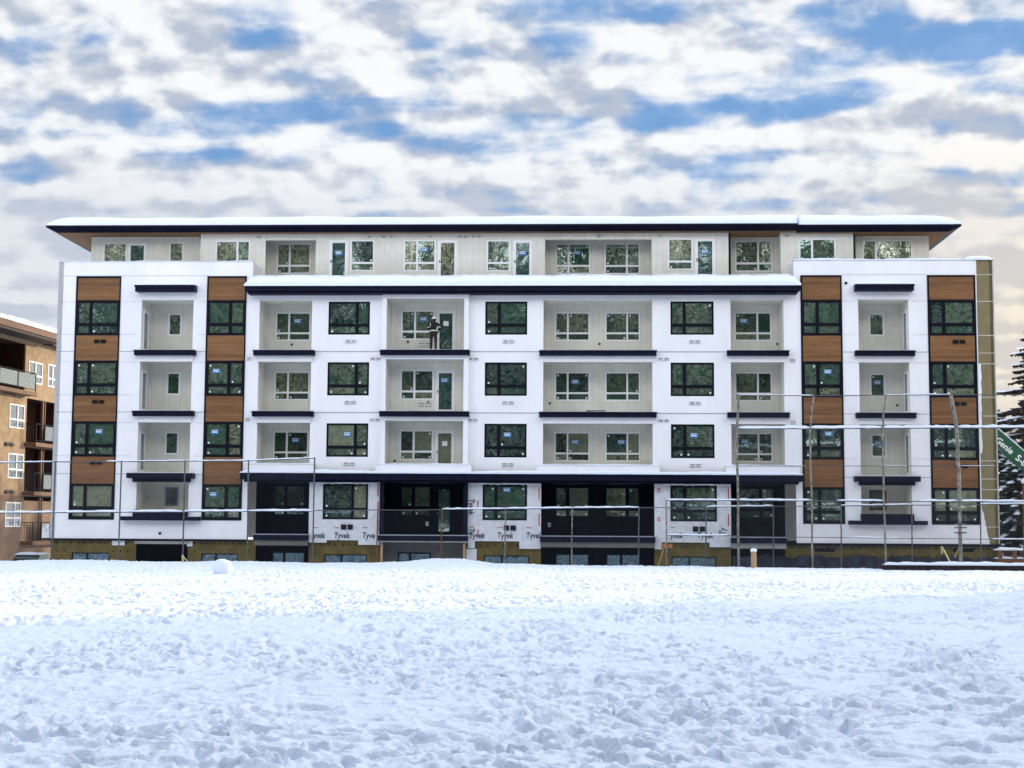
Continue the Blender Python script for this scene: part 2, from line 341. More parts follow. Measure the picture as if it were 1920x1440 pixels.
# ---- wood-panel strips
BLUE = {(0, 2), (1, 2), (1, 3), (1, 1), (2, 2), (2, 3)}
for ci, c in enumerate(COLS):
    a, b = U(c['l']), U(c['r']); wa, wb = U(c['wl']), U(c['wr'])
    st = MB(); hs = []
    wins = [(L[f] + .79, L[f] + 2.47) for f in (4, 3, 2)] + [(W(972, 300), W(909, 300))]
    pans = [(wins[0][1] + .05, STRIP_TOP - .09)] + [(wins[k + 1][1] + .04, wins[k][0] - .04) for k in range(3)]
    for w0, w1 in wins + pans: hs.append((wa, wb, w0, w1))
    st.plate(a, b, STRIP_BOT, STRIP_TOP, hs, -.035, .05, outer=.08); st.build('strip_frame', 'black_frame', bld)
    for w0, w1 in pans: part('wood_panel', 'wood_panel', bld, ((wa, -.02, w0), (wb, .03, w1)))
    for k, (w0, w1) in enumerate(wins):
        f = 4 - k; g = 'glass_green' if f == 4 else 'glass_tree' if f == 3 else 'glass_dark' if ci >= 2 else 'glass_tree'
        if ci == 0 and f == 1: g = 'glass_room'
        if ci == 3 and f <= 2: g = 'glass_dark'
        window(wa, wb, w0, w1, -.02, 'black_frame', g, c['mull'], .30, .085, .16, stickers=[(.42, .62)] if (ci, f) in BLUE else [], dots=.75 if f < 4 else .15)
    if ci in (0, 3):
        for f in (4, 3, 2): vent(U(186 if ci == 0 else 1799), L[f] + .44, 'vent_black', -.02, 2, .26, .16)
# ---- plain dark windows of the centre bays
for k, (a, b, m) in enumerate(WIN):
    for f in (4, 3, 2):
        g = ['glass_tree', 'glass_green', 'glass_tree'][k] if f > 2 else 'glass_dark'
        if k == 0 and f == 4: g = 'glass_green'
        window(a, b, L[f] + .79, L[f] + 2.45, .045, 'black_frame', g, m, .29, .085, .15, stickers=[(.75 if k == 0 else .3, .55)] if f == 2 else ([(.6, .6)] if k == 1 and f == 3 and False else []), dots=.7 if f < 4 else .3)
        vent((a + b) / 2 + .12, L[f] + .44, s=.24)
for f in (2, 3, 4):
    for px in (704, 887, 1244): vent(U(px), L[f] + 2.62 if f < 4 else L[f] + 2.83, s=.22, h=.12)
    if f < 4: vent(U(1486), L[f] + 2.55, n=1, s=.26)
for f in (2, 3): vent(U(466), L[f] + 2.62, n=1, s=.2)
# ---- recessed balconies
def loggia(u0, u1, w0, w1, dep, holes, m='loggia_siding', sidehole=None):
    b = MB(); b.plate(u0, u1, w0, w1, holes, dep, .10)
    if sidehole != 'l': b.quad((u0, .10, w0), (u0, dep, w0), (u0, dep, w1), (u0, .10, w1))
    if sidehole != 'r': b.quad((u1, .10, w0), (u1, .10, w1), (u1, dep, w1), (u1, dep, w0))
    if sidehole:   # a door opening in the return wall
        u = u0 if sidehole == 'l' else u1; d0, d1, dt = .35, 1.25, w0 + 2.1
        for y0, y1, z0, z1 in ((.10, d0, w0, w1), (d1, dep, w0, w1), (d0, d1, dt, w1)): b.quad((u, y0, z0), (u, y1, z0), (u, y1, z1), (u, y0, z1))
    b.quad((u0, .10, w1), (u0, dep, w1), (u1, dep, w1), (u1, .10, w1)); b.quad((u0, .10, w0), (u1, .10, w0), (u1, dep, w0), (u0, dep, w0))
    o = b.build('loggia', m, bld)
    if sidehole:
        s = 1 if sidehole == 'l' else -1; x = u
        dr = MB(); dr.box((x - s * .05, d0, w0 + .02), (x + s * .03, d0 + .11, dt)); dr.box((x - s * .05, d1 - .11, w0 + .02), (x + s * .03, d1, dt)); dr.box((x - s * .05, d0 + .11, dt - .13), (x + s * .03, d1 - .11, dt)); dr.box((x - s * .05, d0 + .11, w0 + .02), (x + s * .03, d1 - .11, w0 + .15))
        do = dr.build('door', 'vinyl', bld); p = MB(); p.quad((x - s * .01, d0 + .11, w0 + .15), (x - s * .01, d1 - .11, w0 + .15), (x - s * .01, d1 - .11, dt - .13), (x - s * .01, d0 + .11, dt - .13)); p.build('pane', 'glass_grey', do)
    return o
def at_back(pxl, pxr, pyt, pyb, dep):
    pm = (pyt + pyb) / 2; return U(pxl, pm, dep), U(pxr, pm, dep), W(pyb, (pxl + pxr) / 2, dep), W(pyt, (pxl + pxr) / 2, dep)
def slab(t_, f, ex=.22, v0=-.34, m='navy', thick=.24, beam=True):
    s = MB(); w1 = L[f] - .035; s.box((t_[0] - ex, v0, w1 - thick), (t_[1] + ex, -.002, w1)); s.box((t_[0] - ex - .03, v0 - .03, w1 - .05), (t_[1] + ex + .03, v0 - .001, w1 + .012))
    s.build('balcony_slab', m, bld)
    if beam:
        b = MB(); b.box((t_[0] - .05, -.10, w1 - thick - .30), (t_[1] + .05, -.002, w1 - thick - .002)); b.build('beam', 'stucco_trim', bld)
    sn = MB(); snow_strip(sn, t_[0] - ex + .05, t_[1] + ex - .05, v0 + .02, -.03, L[f] - .006, .02, int(t_[0] * 10) + f, .6); sn.build('ledge_snow', 'snow_cap', bld)
GV = lambda i: ['glass_tree', 'glass_film', 'glass_tree', 'glass_green', 'glass_tree'][i % 5]
# tiers A and F (ends)
for T, pw, side in ((TA, (312.5, 339), 'l'), (TF, (1630, 1660), 'r')):
    for f in (4, 3, 2):
        w0, w1 = loft(f); a, b = U(pw[0], 700, 1.7), U(pw[1], 700, 1.7); c, d = L[f] + .93, L[f] + 2.12
        loggia(T[0], T[1], w0, w1, 1.7, [(a, b, c, d)], sidehole=side)
        window(a, b, c, d, 1.7, 'vinyl', 'glass_tree' if (side == 'l' and f > 2) else ('glass_green' if f == 4 else 'glass_dark'), t=.095, proud=.02, stickers=[(.5, .62)] if side == 'r' and f < 4 else [], dots=.3)
        if f > 2: slab(T, f)
    # canopy over the top balcony
    capw0, capw1 = W(549, 300), W(538, 300)
    cp = MB(); cp.box((T[0] - .20, -.55, capw0), (T[1] + .17, -.002, capw1)); cp.box((T[0] - .23, -.58, capw1 - .10), (T[1] + .20, -.551, capw1 + .015)); cp.build('canopy', 'navy', bld)
    bm_ = MB(); bm_.box((T[0] - .08, -.10, L[4] + 2.53), (T[1] + .08, -.002, capw0 - .002)); bm_.build('beam', 'stucco_trim', bld)
    sn = MB(); snow_strip(sn, T[0] - .23, T[1] + .20, -.57, -.01, capw1 + .016, .12, 5, .2); sn.build('canopy_snow', 'snow_cap', bld)
    # canopy between first and second floor, then the ground-floor balcony
    k0, k1 = W(897, 300), W(887.5, 300)
    cp = MB(); cp.box((T[0] - .36, -.55, k0), (T[1] + .32, -.002, k1)); cp.box((T[0] - .12, -.30, gl1), (T[1] + .1, -.003, k0 - .001)); cp.build('canopy', 'navy', bld)
    a, b = U(pw[0] - 4, 930, 1.7), U(pw[1] - 4 if side == 'l' else pw[1] + 2, 930, 1.7)
    if side == 'r': a += .1
    loggia(T[0], T[1], gl0 + .02, gl1, 1.7, [(a, b, gl0 + .22, gl1 - .18)], sidehole=None)
    window(a, b, gl0 + .22, gl1 - .18, 1.7, 'joint' if side == 'l' else 'rust', 'glass_grey', t=.075, proud=.02)
    s = MB(); e = .75; s.box((T[0] - e + .1, -.42, W(976, 300)), (T[1] + e - .1, -.002, W(968.5, 300))); s.box((T[0] - .05, -.36, W(968.5, 300) + .001), (T[1] + .02, -.004, gl0 + .02)); s.build('balcony_slab', 'navy', bld)
    sn = MB(); snow_strip(sn, T[0] - e + .12, T[0] - .06, -.40, -.02, W(968.5, 300), .05, 3); sn.build('ledge_snow', 'snow_cap', bld); sn = MB(); snow_strip(sn, T[1] + .05, T[1] + e - .15, -.40, -.02, W(968.5, 300), .02, 4); sn.build('ledge_snow', 'snow_cap', bld)
# tiers B and E
for T, pw, mull, nm in ((TB, (515, 581), .385, 'B'), (TE, (1377.5, 1447.5), .62, 'E')):
    for f in (4, 3, 2):
        w0, w1 = loft(f); a, b = U(pw[0], 700, 1.7), U(pw[1], 700, 1.7); c, d = L[f] + .68, L[f] + 2.16
        b = min(b, T[1] - .06)
        loggia(T[0], T[1], w0, w1, 1.7, [(a, b, c, d)])
        window(a, b, c, d, 1.7, 'vinyl', ['glass_film', 'glass_tree', 'glass_tree'][f % 3] if f > 2 else 'glass_dark', mull, .27, .075, .09, proud=.02, stickers=[(.4, .6)] if f in (2, 4) else [], dots=.6)
        if f > 2: slab(T, f, .20)
# tier D
for f in (4, 3, 2):
    w0, w1 = loft(f); hs = []
    for pa, pb in ((1040, 1106), (1134.5, 1200.5)): hs.append((U(pa, 700, 1.7), U(pb, 700, 1.7), L[f] + .68, L[f] + 2.16))
    loggia(TD[0], TD[1], w0, w1, 1.7, hs)
    for k, h in enumerate(hs):
        window(*h, 1.7, 'vinyl', GV(f + k) if f > 2 else 'glass_room', (.37, .63)[k], .27, .075, .09, proud=.02, stickers=[(.35 if k == 0 else .75, .55)] if f == 2 or (f == 3 and k == 0) else [], dots=.6)
    if f > 2: slab(TD, f, .18)
# tier C: framed projecting balcony
for f in (4, 3, 2):
    w1f = L[f] + 2.80; fr = MB(); fr.plate(TC[0], TC[1], L[f], w1f, [(TCi[0], TCi[1], L[f] - .0, L[f] + 2.58)], -.26, .36, outer=.258); fr.build('balcony_frame', 'stucco', bld)
    hs = [(U(751, 700, 1.4), U(813.5, 700, 1.4), L[f] + .70, L[f] + 2.22), (U(817.5, 700, 1.4), U(853, 700, 1.4), L[f] + .06, L[f] + 2.20)]
    loggia(TCi[0], TCi[1], L[f], L[f] + 2.58, 1.4, hs)
    window(*hs[0], 1.4, 'vinyl', 'glass_film' if f == 3 else 'glass_tree' if f == 4 else 'glass_dark', .42, .28, .075, .10, proud=.02, stickers=[(.45, .6)] if f == 4 else [], dots=.7)
    door(*hs[1], 1.4, 'vinyl', 'glass_door' if f > 2 else 'glass_room', proud=.02, stickers=[(.45, .8)] if f == 3 else [])
    if f != 3: dc = (hs[1][0] + hs[1][1]) / 2; part('door_notice', 'white_label', bld, ((dc - .13, 1.385, L[f] + 1.42), (dc + .13, 1.405, L[f] + 1.66)))
    vent(U(797, 700, 1.4), L[f] + .46, v=1.4, s=.3, h=.18)
    if f > 2: slab((TC[0], TC[1]), f, .05, -.50, beam=False)
for f, px, py, v in ((4, 547, 646, 1.7), (4, 765, 641, 1.4), (4, 1124, 645, 1.7), (3, 1031, 756, 1.7), (3, 803, 754, 1.4), (3, 1682, 760, 1.7), (4, 1457, 645, 1.7), (2, 740, 864, 1.4)):
    b = MB(); u, w = FB.at(px, py, v); b.tube([(u, v - .06, w), (u, v - .001, w)], .055, 8); b.build('outlet', 'vent_black', bld)
for px, py in ((300, 1000), (1586, 531)):
    b = MB(); u, w = FB.at(px, py); b.tube([(u, -.06, w), (u, -.001, w)], .07, 8); b.build('outlet', 'vent_black', bld)
# ---- upper canopy and roof-deck edge
cu0, cu1 = U(459, 540, -.7), U(1500.5, 540, -.7)
c5 = MB(); c5.box((cu0, -.70, CAN5 - .24), (cu1, -.002, CAN5)); c5.box((cu0 + .12, -.58, CAN5 - .36), (cu1 - .12, -.003, CAN5 - .241)); c5.box((cu0 - .03, -.74, CAN5 - .06), (cu1 + .03, -.701, CAN5 + .01)); c5.build('canopy', 'navy', bld)
pr = MB(); pr.box((uLi + .003, -.50, CAN5 + .012), (uRi - .003, -.22, W(518, 960, -.5))); pr.build('parapet', 'stucco', bld)
sn = MB(); snow_strip(sn, cu0 - .04, cu1 + .04, -.74, -.505, CAN5 + .012, .48, 11, .05, .3, .5); snow_strip(sn, uLi + .1, uRi - .1, -.51, -.20, W(518, 960, -.5), .09, 12, .35); sn.build('canopy_snow', 'snow_cap', bld)
# ---- lower canopy with its snow and the raised balcony curbs above it
cu0, cu1 = U(450, 890, -.7), U(1505, 890, -.7)
c2 = MB(); c2.box((cu0, -.70, CAN2 - .30), (cu1, -.003, CAN2)); c2.box((cu0 - .03, -.74, CAN2 - .07), (cu1 + .03, -.701, CAN2 + .01)); c2.box((cu0 + .15, -.45, CAN2 - .42), (cu1 - .15, -.004, CAN2 - .301)); c2.build('canopy', 'navy', bld)
for a, b in ((461, 588), (704, 884), (1006, 1237), (1361, 1500)):
    cb = MB(); a, b = U(a, 875, -.45), U(b, 875, -.45); cb.box((a, -.45, CAN2 + .012), (b, -.004, W(872, 960, -.45))); cb.build('balcony_curb', 'stucco', bld)
    sn = MB(); snow_strip(sn, a - .02, b + .02, -.47, -.01, W(872, 960, -.45), .07, int(a * 7), .3); sn.build('ledge_snow', 'snow_cap', bld)
sn = MB(); snow_strip(sn, cu0 - .02, cu1 + .02, -.73, -.46, CAN2 + .012, .15, 21, .25); sn.build('canopy_snow', 'snow_cap', bld)
# ---- ground floor: wrap-covered bays and navy recesses
GT = CAN2 - .32
bays = [(U(579.5, 950), U(712.5, 950)), (U(877.5, 950), U(1014.5, 950)), (U(1227, 950), U(1370.5, 950))]
recs = [(U(480, 950), U(579.5, 950)), (U(712.5, 950), U(877.5, 950)), (U(1014.5, 950), U(1227, 950)), (U(1370.5, 950), U(1472, 950))]
gw = [(605.5, 690, .66), (905, 988, .30), (1257, 1344, .32)]
for k, (a, b) in enumerate(bays):
    x0, x1 = U(gw[k][0], 940), U(gw[k][1], 940); w0, w1 = W(975.5, 960), W(909, 960)
    wb0 = W(1015, 960); hb = MB(); hb.plate(a, b, wb0, GT - .1, [(x0, x1, w0, w1)], -.01, .10)
    # flaps of wrap hanging below the line at both ends
    hb.box((a + .02, -.02, wb0 - (.34 if k else .12)), (a + (.35 if k else .9), -.012, wb0 - .001)); hb.box((b - 1.05, -.02, wb0 - .36 if k == 1 else wb0 - .22), (b - .02, -.012, wb0 - .001))
    # loose, creased lip of wrap above the window
    n = 26
    for i in range(n):
        xa = x0 - .25 + (x1 - x0 + .6) * i / n; xb = x0 - .25 + (x1 - x0 + .6) * (i + 1) / n
        za, zb = (w1 + .10 + .05 * math.sin(i * 1.7 + k) + .03 * math.sin(i * 4.1) for i in (i, i + 1)); hb.quad((xa, -.03, za - .07), (xb, -.03, zb - .07), (xb, -.07, zb), (xa, -.07, za)); hb.quad((xa, -.07, za), (xb, -.07, zb), (xb, -.011, zb + .06), (xa, -.011, za + .06))
    hbo = hb.build('house_wrap', 'house_wrap', bld)
    window(x0, x1, w0, w1, .0, 'black_frame', ['glass_dark', 'glass_green', 'glass_dark'][k], gw[k][2], .29, .09, .12, proud=.03, stickers=[(.35, .85)] if k == 1 else [], dots=.9)
    vent((x0 + x1) / 2 + (.1 if k == 0 else .25), W(990, 960), 'vent_black', -.012, 2, .26, .24)
    tsz = .41
    if k == 0: words = [(572, 'Tyvek'), (626, 'Tyvek'), (679, 'Tyvek')]
    elif k == 1: words = [(879, 'Tyvek'), (932, 'Tyvek'), (986, 'Tyvek')]
    else: words = [(1250, 'Tyvek'), (1307, 'Tyvek')]
    for px, tx in words:
        sub = {572: 'yvek', 679: 'Tyve', 1250: 'yvek'}.get(px, tx); uu, ww = FB.at(px + (15 if px == 572 else 7 if px == 1250 else 0), 1009)
        lettering('lettering', sub, tsz, 'text_ink', hbo, uu, -.024, ww, .0, .12, squash=.78)
        rd = MB(); rd.box((uu + .02, -.022, ww + .50), (uu + .26, -.012, ww + .535)); rd.build('print_mark', 'text_red', hbo)
    if k == 1:
        for py, tx in ((935, 'Tyvek'), (990, 'Ty')):
            uu, ww = FB.at(879, py); lettering('lettering', tx, tsz, 'text_ink', hbo, uu, -.024, ww, -math.pi / 2, .12, squash=.78)
            rd = MB(); rd.box((uu + .42, -.022, ww - .42), (uu + .48, -.012, ww - .08)); rd.build('print_mark', 'text_red', hbo)
    if k == 2:
        uu, ww = FB.at(1352, 1003); lettering('lettering', 'Ty', tsz, 'text_ink', hbo, uu + .2, -.024, ww, math.pi / 2, .12, squash=.78)
    for py in ((918, 952, 985) if k == 0 else (925, 975)):
        uu, ww = FB.at([709, 1011, 1366][k], py); rd = MB(); rd.box((uu - .035, -.022, ww - .3), (uu + .025, -.012, ww + .3)); rd.build('print_mark', 'text_red', hbo)
    if k == 2:
        for py in (919, 974):
            uu, ww = FB.at(1235.5, py); rd = MB(); rd.plate(uu - .07, uu + .07, ww - .09, ww + .09, [(uu - .035, uu + .035, ww - .05, ww + .05)], -.022, .01); rd.build('print_mark', 'text_red', hbo)
rw = [[(514, 572, .38, .28)], [(751, 808, .42, .28)], [(1041, 1105, .37, .27), (1135, 1200, .63, .27)], [(1385, 1452, .62, .28)]]
for k, (a, b) in enumerate(recs):
    hs = []; wt, wb = W(912.5, 960, 1.7), W(969, 960, 1.7)
    for pa, pb, mu, tr in rw[k]: hs.append((U(pa, 940, 1.7), U(pb, 940, 1.7), wb, wt))
    if k == 1: hs.append((U(817, 940, 1.7), U(849, 940, 1.7), L[1] + .04, wt))
    lg = MB(); lg.plate(a, b, L[1], GT - .1, hs, 1.7, .1); lg.quad((a, -.005, L[1]), (a, 1.7, L[1]), (a, 1.7, GT), (a, -.005, GT)); lg.quad((b, -.005, L[1]), (b, 1.7, L[1]), (b, 1.7, GT), (b, -.005, GT)); lg.quad((a, -.005, L[1] - .003), (b, -.005, L[1] - .003), (b, 1.7, L[1] - .003), (a, 1.7, L[1] - .003)); lg.quad((a, .0, GT - .1), (b, .0, GT - .1), (b, 1.7, GT - .1), (a, 1.7, GT - .1))
    lg.build('loggia', 'navy_siding', bld)
    for h, (pa, pb, mu, tr) in zip(hs, rw[k]): window(*h, 1.7, 'navy_siding', ['glass_dark', 'glass_dark', 'glass_room', 'glass_dark'][k], mu, tr, .06, .16, dots=.7, proud=.02)
    if k == 1: door(*hs[1], 1.7, 'navy_siding', 'glass_door', stickers=[], proud=.02)
    if k == 1:   # slim navy posts at the mouth of the framed recess
        part('recess_post', 'navy', bld, ((a + .005, -.25, L[1]), (a + .22, -.012, GT - .125))); part('recess_post', 'navy', bld, ((b - .22, -.25, L[1]), (b - .005, -.012, GT - .125)))
    if k in (1, 2):
        lb = MB(); uu, ww = FB.at((801, 1030)[k - 1], (982, 984)[k - 1], 1.7); lb.plate(uu - .07, uu + .07, ww - .1, ww + .1, [(uu - .03, uu + .03, ww - .06, ww + .06)], 1.68, .018); lb.build('outlet_box', 'white_label', bld)
    fb, ft = (W(1013, 960) if k != 3 else W(1013, 960)), L[1] - .02
    s = MB(); s.box((a - .03, -.38, ft - .26), (b + .03, -.004, ft)); s.build('balcony_slab', 'navy', bld)
    s = MB(); s.box((a - .05, -.41, ft + .001), (b + .05, -.02, ft + .045)); s.build('slab_flashing', 'joint', bld)
    if k != 1: s = MB(); s.box((a, -.28, ft - .52), (b, -.003, ft - .262)); s.build('slab_edge', 'grey_siding' if k != 3 else 'concrete', bld)
    else: s = MB(); s.box((a - .02, -.40, ft - .32), (b + .02, -.003, ft - .262)); s.build('slab_edge', 'concrete', bld)
# ---- foundation storey
bw0, bw1 = W(1062, 300), W(1037, 300)
segs = [(uL + .02, U(254, 1030), 'o'), (U(351, 1030), recs[0][0], 'o'), *[(a, b, 'o') for a, b in bays], (recs[3][1], uR - .02, 'o')]
bwin = [(134, 205), (377, 446), (608, 688), (907, 992), (1259, 1343), (1527, 1567), (1786, 1828)]
fos = []
for a, b, _ in segs:
    fnd = MB(); hs = []
    for k, (pa, pb) in enumerate(bwin):
        x0, x1 = U(pa, 1040, .12), U(pb, 1040, .12)
        if a < x0 and x1 < b: hs.append((x0, x1, *((W(1036, pa) , W(1027, pa)) if k >= 5 else (bw0 - .9, bw1))))
    fnd.plate(a, b, BOT, BASE - .001 if a < -12 or a > 12.9 else W(1015, 960) - .001, hs, .12, .12)
    fos.append(fnd.build('foundation_wall', 'insulation', bld))
for (a, b, _), fo in zip(segs, fos):
    pin = MB()
    for row in (1023, 1038.5):
        n = int((b - a) / .37); w = W(row, 960, .12)
        for i in range(n):
            u = a + .3 + (b - a - .4) * i / n + random.uniform(-.05, .05)
            if row > 1030 and any(U(pa, 1040, .12) - .15 < u < U(pb, 1040, .12) + .15 for pa, pb in bwin): continue
            pin.tube([(u, .095, w), (u, .119, w)], .042, 7)
    pin.build('fixing_dot', 'vent_black', fo)
for k, (pa, pb) in enumerate(bwin):
    x0, x1 = U(pa, 1040, .12), U(pb, 1040, .12)
    if k < 5: window(x0, x1, bw0 - .9, bw1, .16, 'black_frame', 'glass_cover', .4, None, .05, .08)
    else: window(x0, x1, W(1036, pa), W(1027, pa), .16, 'grey_siding', 'vent_black', None, None, .03)
for k, (a, b) in enumerate(recs + [(U(254, 1030), U(351, 1030))]):
    hs = []; m = 'grey_siding' if k in (1,) else 'navy_siding'; dep = .9 if k < 4 else 3.0
    if k == 0: hs = [(U(510, 1043, dep), U(572, 1043, dep))]
    if k == 1: hs = [(U(746, 1043, dep), U(808, 1043, dep))]
    if k == 2: hs = [(U(1041, 1043, dep), U(1105, 1043, dep)), (U(1136, 1043, dep), U(1200, 1043, dep))]
    hs = [(x, y, bw0 - .9, W(1037, 960, dep)) for x, y in hs]
    rb = MB(); wt = (L[1] - .30) if k < 4 else BASE - .06; rb.plate(a, b, BOT, wt, hs, dep, .1); rb.quad((a, .12, BOT), (a, dep, BOT), (a, dep, wt), (a, .12, wt)); rb.quad((b, .12, BOT), (b, dep, BOT), (b, dep, wt), (b, .12, wt)); rb.quad((a, .0, wt), (b, .0, wt), (b, dep, wt), (a, dep, wt)); rb.build('basement_recess', m, bld)
    for h in hs: window(*h, dep, 'black_frame', 'glass_cover', .37 if k < 2 else .45, None, .07, .12, proud=.02)
part('lintel', 'concrete', bld, ((U(252, 1020), -.02, W(1020, 300)), (U(353, 1020), .11, W(1014.5, 300))))
part('base_flashing', 'navy', bld, ((uL - .01, -.05, BASE - .10), (U(463, 1012), .118, BASE - .002))); part('base_flashing', 'navy', bld, ((recs[3][1] + .05, -.05, BASE - .12), (uR + .05, .118, BASE - .002)))
# wrap scraps and dark waterproofing skirt
for px, py, a, b in ((221, 1018, .32, .12), (355, 1019, .14, .14), (884, 1040, .25, .28)):
    u, w = FB.at(px, py); part('wrap_scrap', 'house_wrap', bld, ((u - a, .07, w - b), (u + a, .075, w + b)))
sk = MB(); n = 40; x0, x1 = U(1374, 1050), uR
for i in range(n):
    xa, xb = x0 + (x1 - x0) * i / n, x0 + (x1 - x0) * (i + 1) / n; za, zb = (W(1043 + 2.5 * math.sin(j * .9) + 1.5 * math.sin(j * 2.3), 1500) for j in (i, i + 1)); sk.quad((xa, .06, BOT), (xb, .06, BOT), (xb, .05, zb), (xa, .05, za)); sk.quad((xa, .05, za), (xb, .05, zb), (xb, .118, zb), (xa, .118, za))
sk.build('waterproofing', 'membrane', bld)
for px in (715.5, 870.5):
    u, w = FB.at(px, 1040, -.2); part('support_post', 'wood_post', bld, ((u - .055, -.25, BOT), (u + .055, -.14, L[1] - .29)))
# ---- penthouse storey
VF, VB, VR = 1.2, 1.9, 2.4
pbays = [(171, 376, VB), (376, 498, VF), (498, 592, VR), (592, 1022, VF), (1022, 1222, VR), (1222, 1366, VF), (1366, 1464, VR), (1464, 1600, VF), (1600, 1742, VB)]
soff = W(435.5, 500, VF - .45); PB = 13.2
pw = [  # bay, kind, px left, right, top, mullion, transom
    (0, 'w', 193.5, 238, 455, None), (0, 'd', 239.5, 275, 455, None), (0, 'w', 317, 344, 454, None), (1, 'w', 404, 469, 451, .63), (2, 'w', 519, 583, 456, .38),
    (3, 'd', 617.5, 652.5, 450, None), (3, 'w', 657, 702, 450, None), (3, 'w', 757, 817, 450, .42), (3, 'd', 821, 857.5, 450, None), (3, 'w', 912.5, 956.5, 450, None), (3, 'd', 962, 998, 450, None),
    (4, 'w', 1042, 1107, 456, .37), (4, 'w', 1133.5, 1200, 456, .63), (5, 'w', 1252, 1299, 447, None), (5, 'd', 1303, 1341, 447, None), (6, 'w', 1378, 1448, 451, .62), (7, 'w', 1498, 1567, 447, .36), (8, 'w', 1617, 1711, 450, .27)]
pm = MB()
for i, (pa, pb, v) in enumerate(pbays):
    a, b = U(pa, 470, v), U(pb, 470, v); hs = []
    for (bi, kd, l, r, t, mu) in pw:
        if bi == i:
            top = W(t, (l + r) / 2, v); hs.append((U(l, 480, v), U(r, 480, v), (top - 1.62) if kd == 'w' else (top - 2.15), top))
    pm.plate(a, b, PB, soff - .001, hs, v, .1)
    if i:
        v0 = pbays[i - 1][2]; x = a if v > v0 else U(pa, 470, v)
        if v > v0: pm.quad((x, v0, PB), (x, v, PB), (x, v, soff - .001), (x, v0, soff - .001))
        else: pm.quad((x, v, PB), (x, v0, PB), (x, v0, soff - .001), (x, v, soff - .001))
    k = 0
    for (bi, kd, l, r, t, mu) in pw:
        if bi == i:
            h = hs[k]; k += 1; sd = {617.5, 962, 1303}
            if kd == 'w': window(*h, v, 'vinyl', 'glass_film' if int(l) % 2 else 'glass_tree', mu, .27, .075, .10, proud=.02, stickers=[(.4, .6)] if l in (757, 1042) else [], dots=.5)
            else: door(*h, v, 'vinyl', 'glass_door' if l != 821 else 'glass_film', stickers=[(.5, .72)] if l in sd else [], proud=.02)
a0, b0 = U(171, 470, VB), U(1742, 470, VB)
pm.box((a0, VB + .002, PB), (a0 + .2, DEP - .3, soff - .002)); pm.box((b0 - .2, VB + .002, PB), (b0, DEP - .3, soff - .002)); pm.box((a0 + .2, DEP - .5, PB), (b0 - .2, DEP - .3, soff - .003))
for pa, pb in ((498, 592), (1022, 1222)):   # beams across the recesses
    pm.box((U(pa, 450, VF), VF + .02, soff - .32), (U(pb, 450, VF), VF + .25, soff - .002))
pm.build('penthouse_wall', 'loggia_siding', bld)
for px in (485, 693, 719, 734, 806, 862, 873, 888, 898, 1238, 1123, 1475):
    vent(U(px, 442, VF), soff - .17, v=VF, n=1, s=.2, h=.1)
dk = MB(); dk.box((uL + .25, .3, 13.30), (uWR, DEP - .26, 13.38)); dk.build('roof_deck', 'roof_membrane', bld)
sn = MB(); snow_strip(sn, uL - .02, uLi + .01, -.03, .33, ROOFW + .001, .05, 31, .4); sn.build('parapet_snow', 'snow_cap', bld); sn = MB(); snow_strip(sn, uRi - .02, uWR - .6, -.03, .33, ROOFW + .001, .10, 32, .4); snow_strip(sn, uWR - .6, uR + .03, -.05, .8, ROOFW + .001, .20, 33, .2, .22, .4)
sn.build('parapet_snow', 'snow_cap', bld)
# ---- main roof: thin drip edge, chamfered navy eave, timber soffit, snow
def roof(pl, pr, fv, top_y, name_seed, zoff=0.0, hipl=True, hipr=True):
    zt = W(421.5, 500, fv) + zoff; zb = W(435.5, 500, fv + .35) + zoff; a = U(pl, 425, fv); b = U(pr, 425, fv); yb = DEP + 1.5
    i_l, i_r = (.55 if hipl else 0), (.55 if hipr else 0)
    m = MB(); T = [(a, fv, zt), (b, fv, zt), (b, yb, zt), (a, yb, zt)]; E = [(x, y, zt - .09) for x, y, z in T]; Bm = [(a + i_l, fv + .35, zb), (b - i_r, fv + .35, zb), (b - i_r, yb - .35, zb), (a + i_l, yb - .35, zb)]
    for k in range(4):
        k2 = (k + 1) % 4; m.quad(E[k], E[k2], T[k2], T[k]); m.quad(Bm[k], Bm[k2], E[k2], E[k])
    m.quad(*[(x, y, z) for x, y, z in T]); r = m.build('roof', 'navy', bld)
    s = MB(); s.quad(*Bm); s.build('soffit', 'soffit_wood', r)
    # snow blanket with a soft rounded lip and tapering ends
    sn = MB(); n = int((b - a) / .25); hs_ = W(406.5, 500, fv + .1) - zt; rows = []
    ph = random.random() * 6
    for i in range(n + 1):
        x = a + .03 + (b - a - .06) * i / n; k = min(1, ((x - a) / 1.0) if hipl else 1, ((b - x) / 1.4) if hipr else 1); k = .25 + .75 * math.sin(max(0, k) * math.pi / 2); hx = max(.05, (hs_ + .025 * math.sin(x * .5 + ph) + .012 * math.sin(x * 1.7)) * k); j = .02 * math.sin(x * 4 + ph) + .02 * math.sin(x * 9.3) + random.uniform(-.015, .015)
        rows.append([(x, fv + .03 + j * .3, zt - .02 + j * .6), (x, fv + .01, zt + hx * .45), (x, fv + .05, zt + hx * .80), (x, fv + .16, zt + hx * .97), (x, fv + 2.2, zt + hx * .99), (x, yb - 1, zt + hx), (x, yb, zt)])
    for p_ in rows: sn.v += p_
    for i in range(n):
        for j in range(6): q = i * 7 + j; sn.f.append((q, q + 7, q + 8, q + 1)); sn.mi.append(0)
    sn.f.append(tuple(range(7))); sn.mi.append(0); sn.f.append(tuple(n * 7 + j for j in reversed(range(7)))); sn.mi.append(0)
    if not hipl:
        for j in range(9):
            pass
    sn.build('roof_snow', 'snow_cap', r, True)
    return zt + hs_
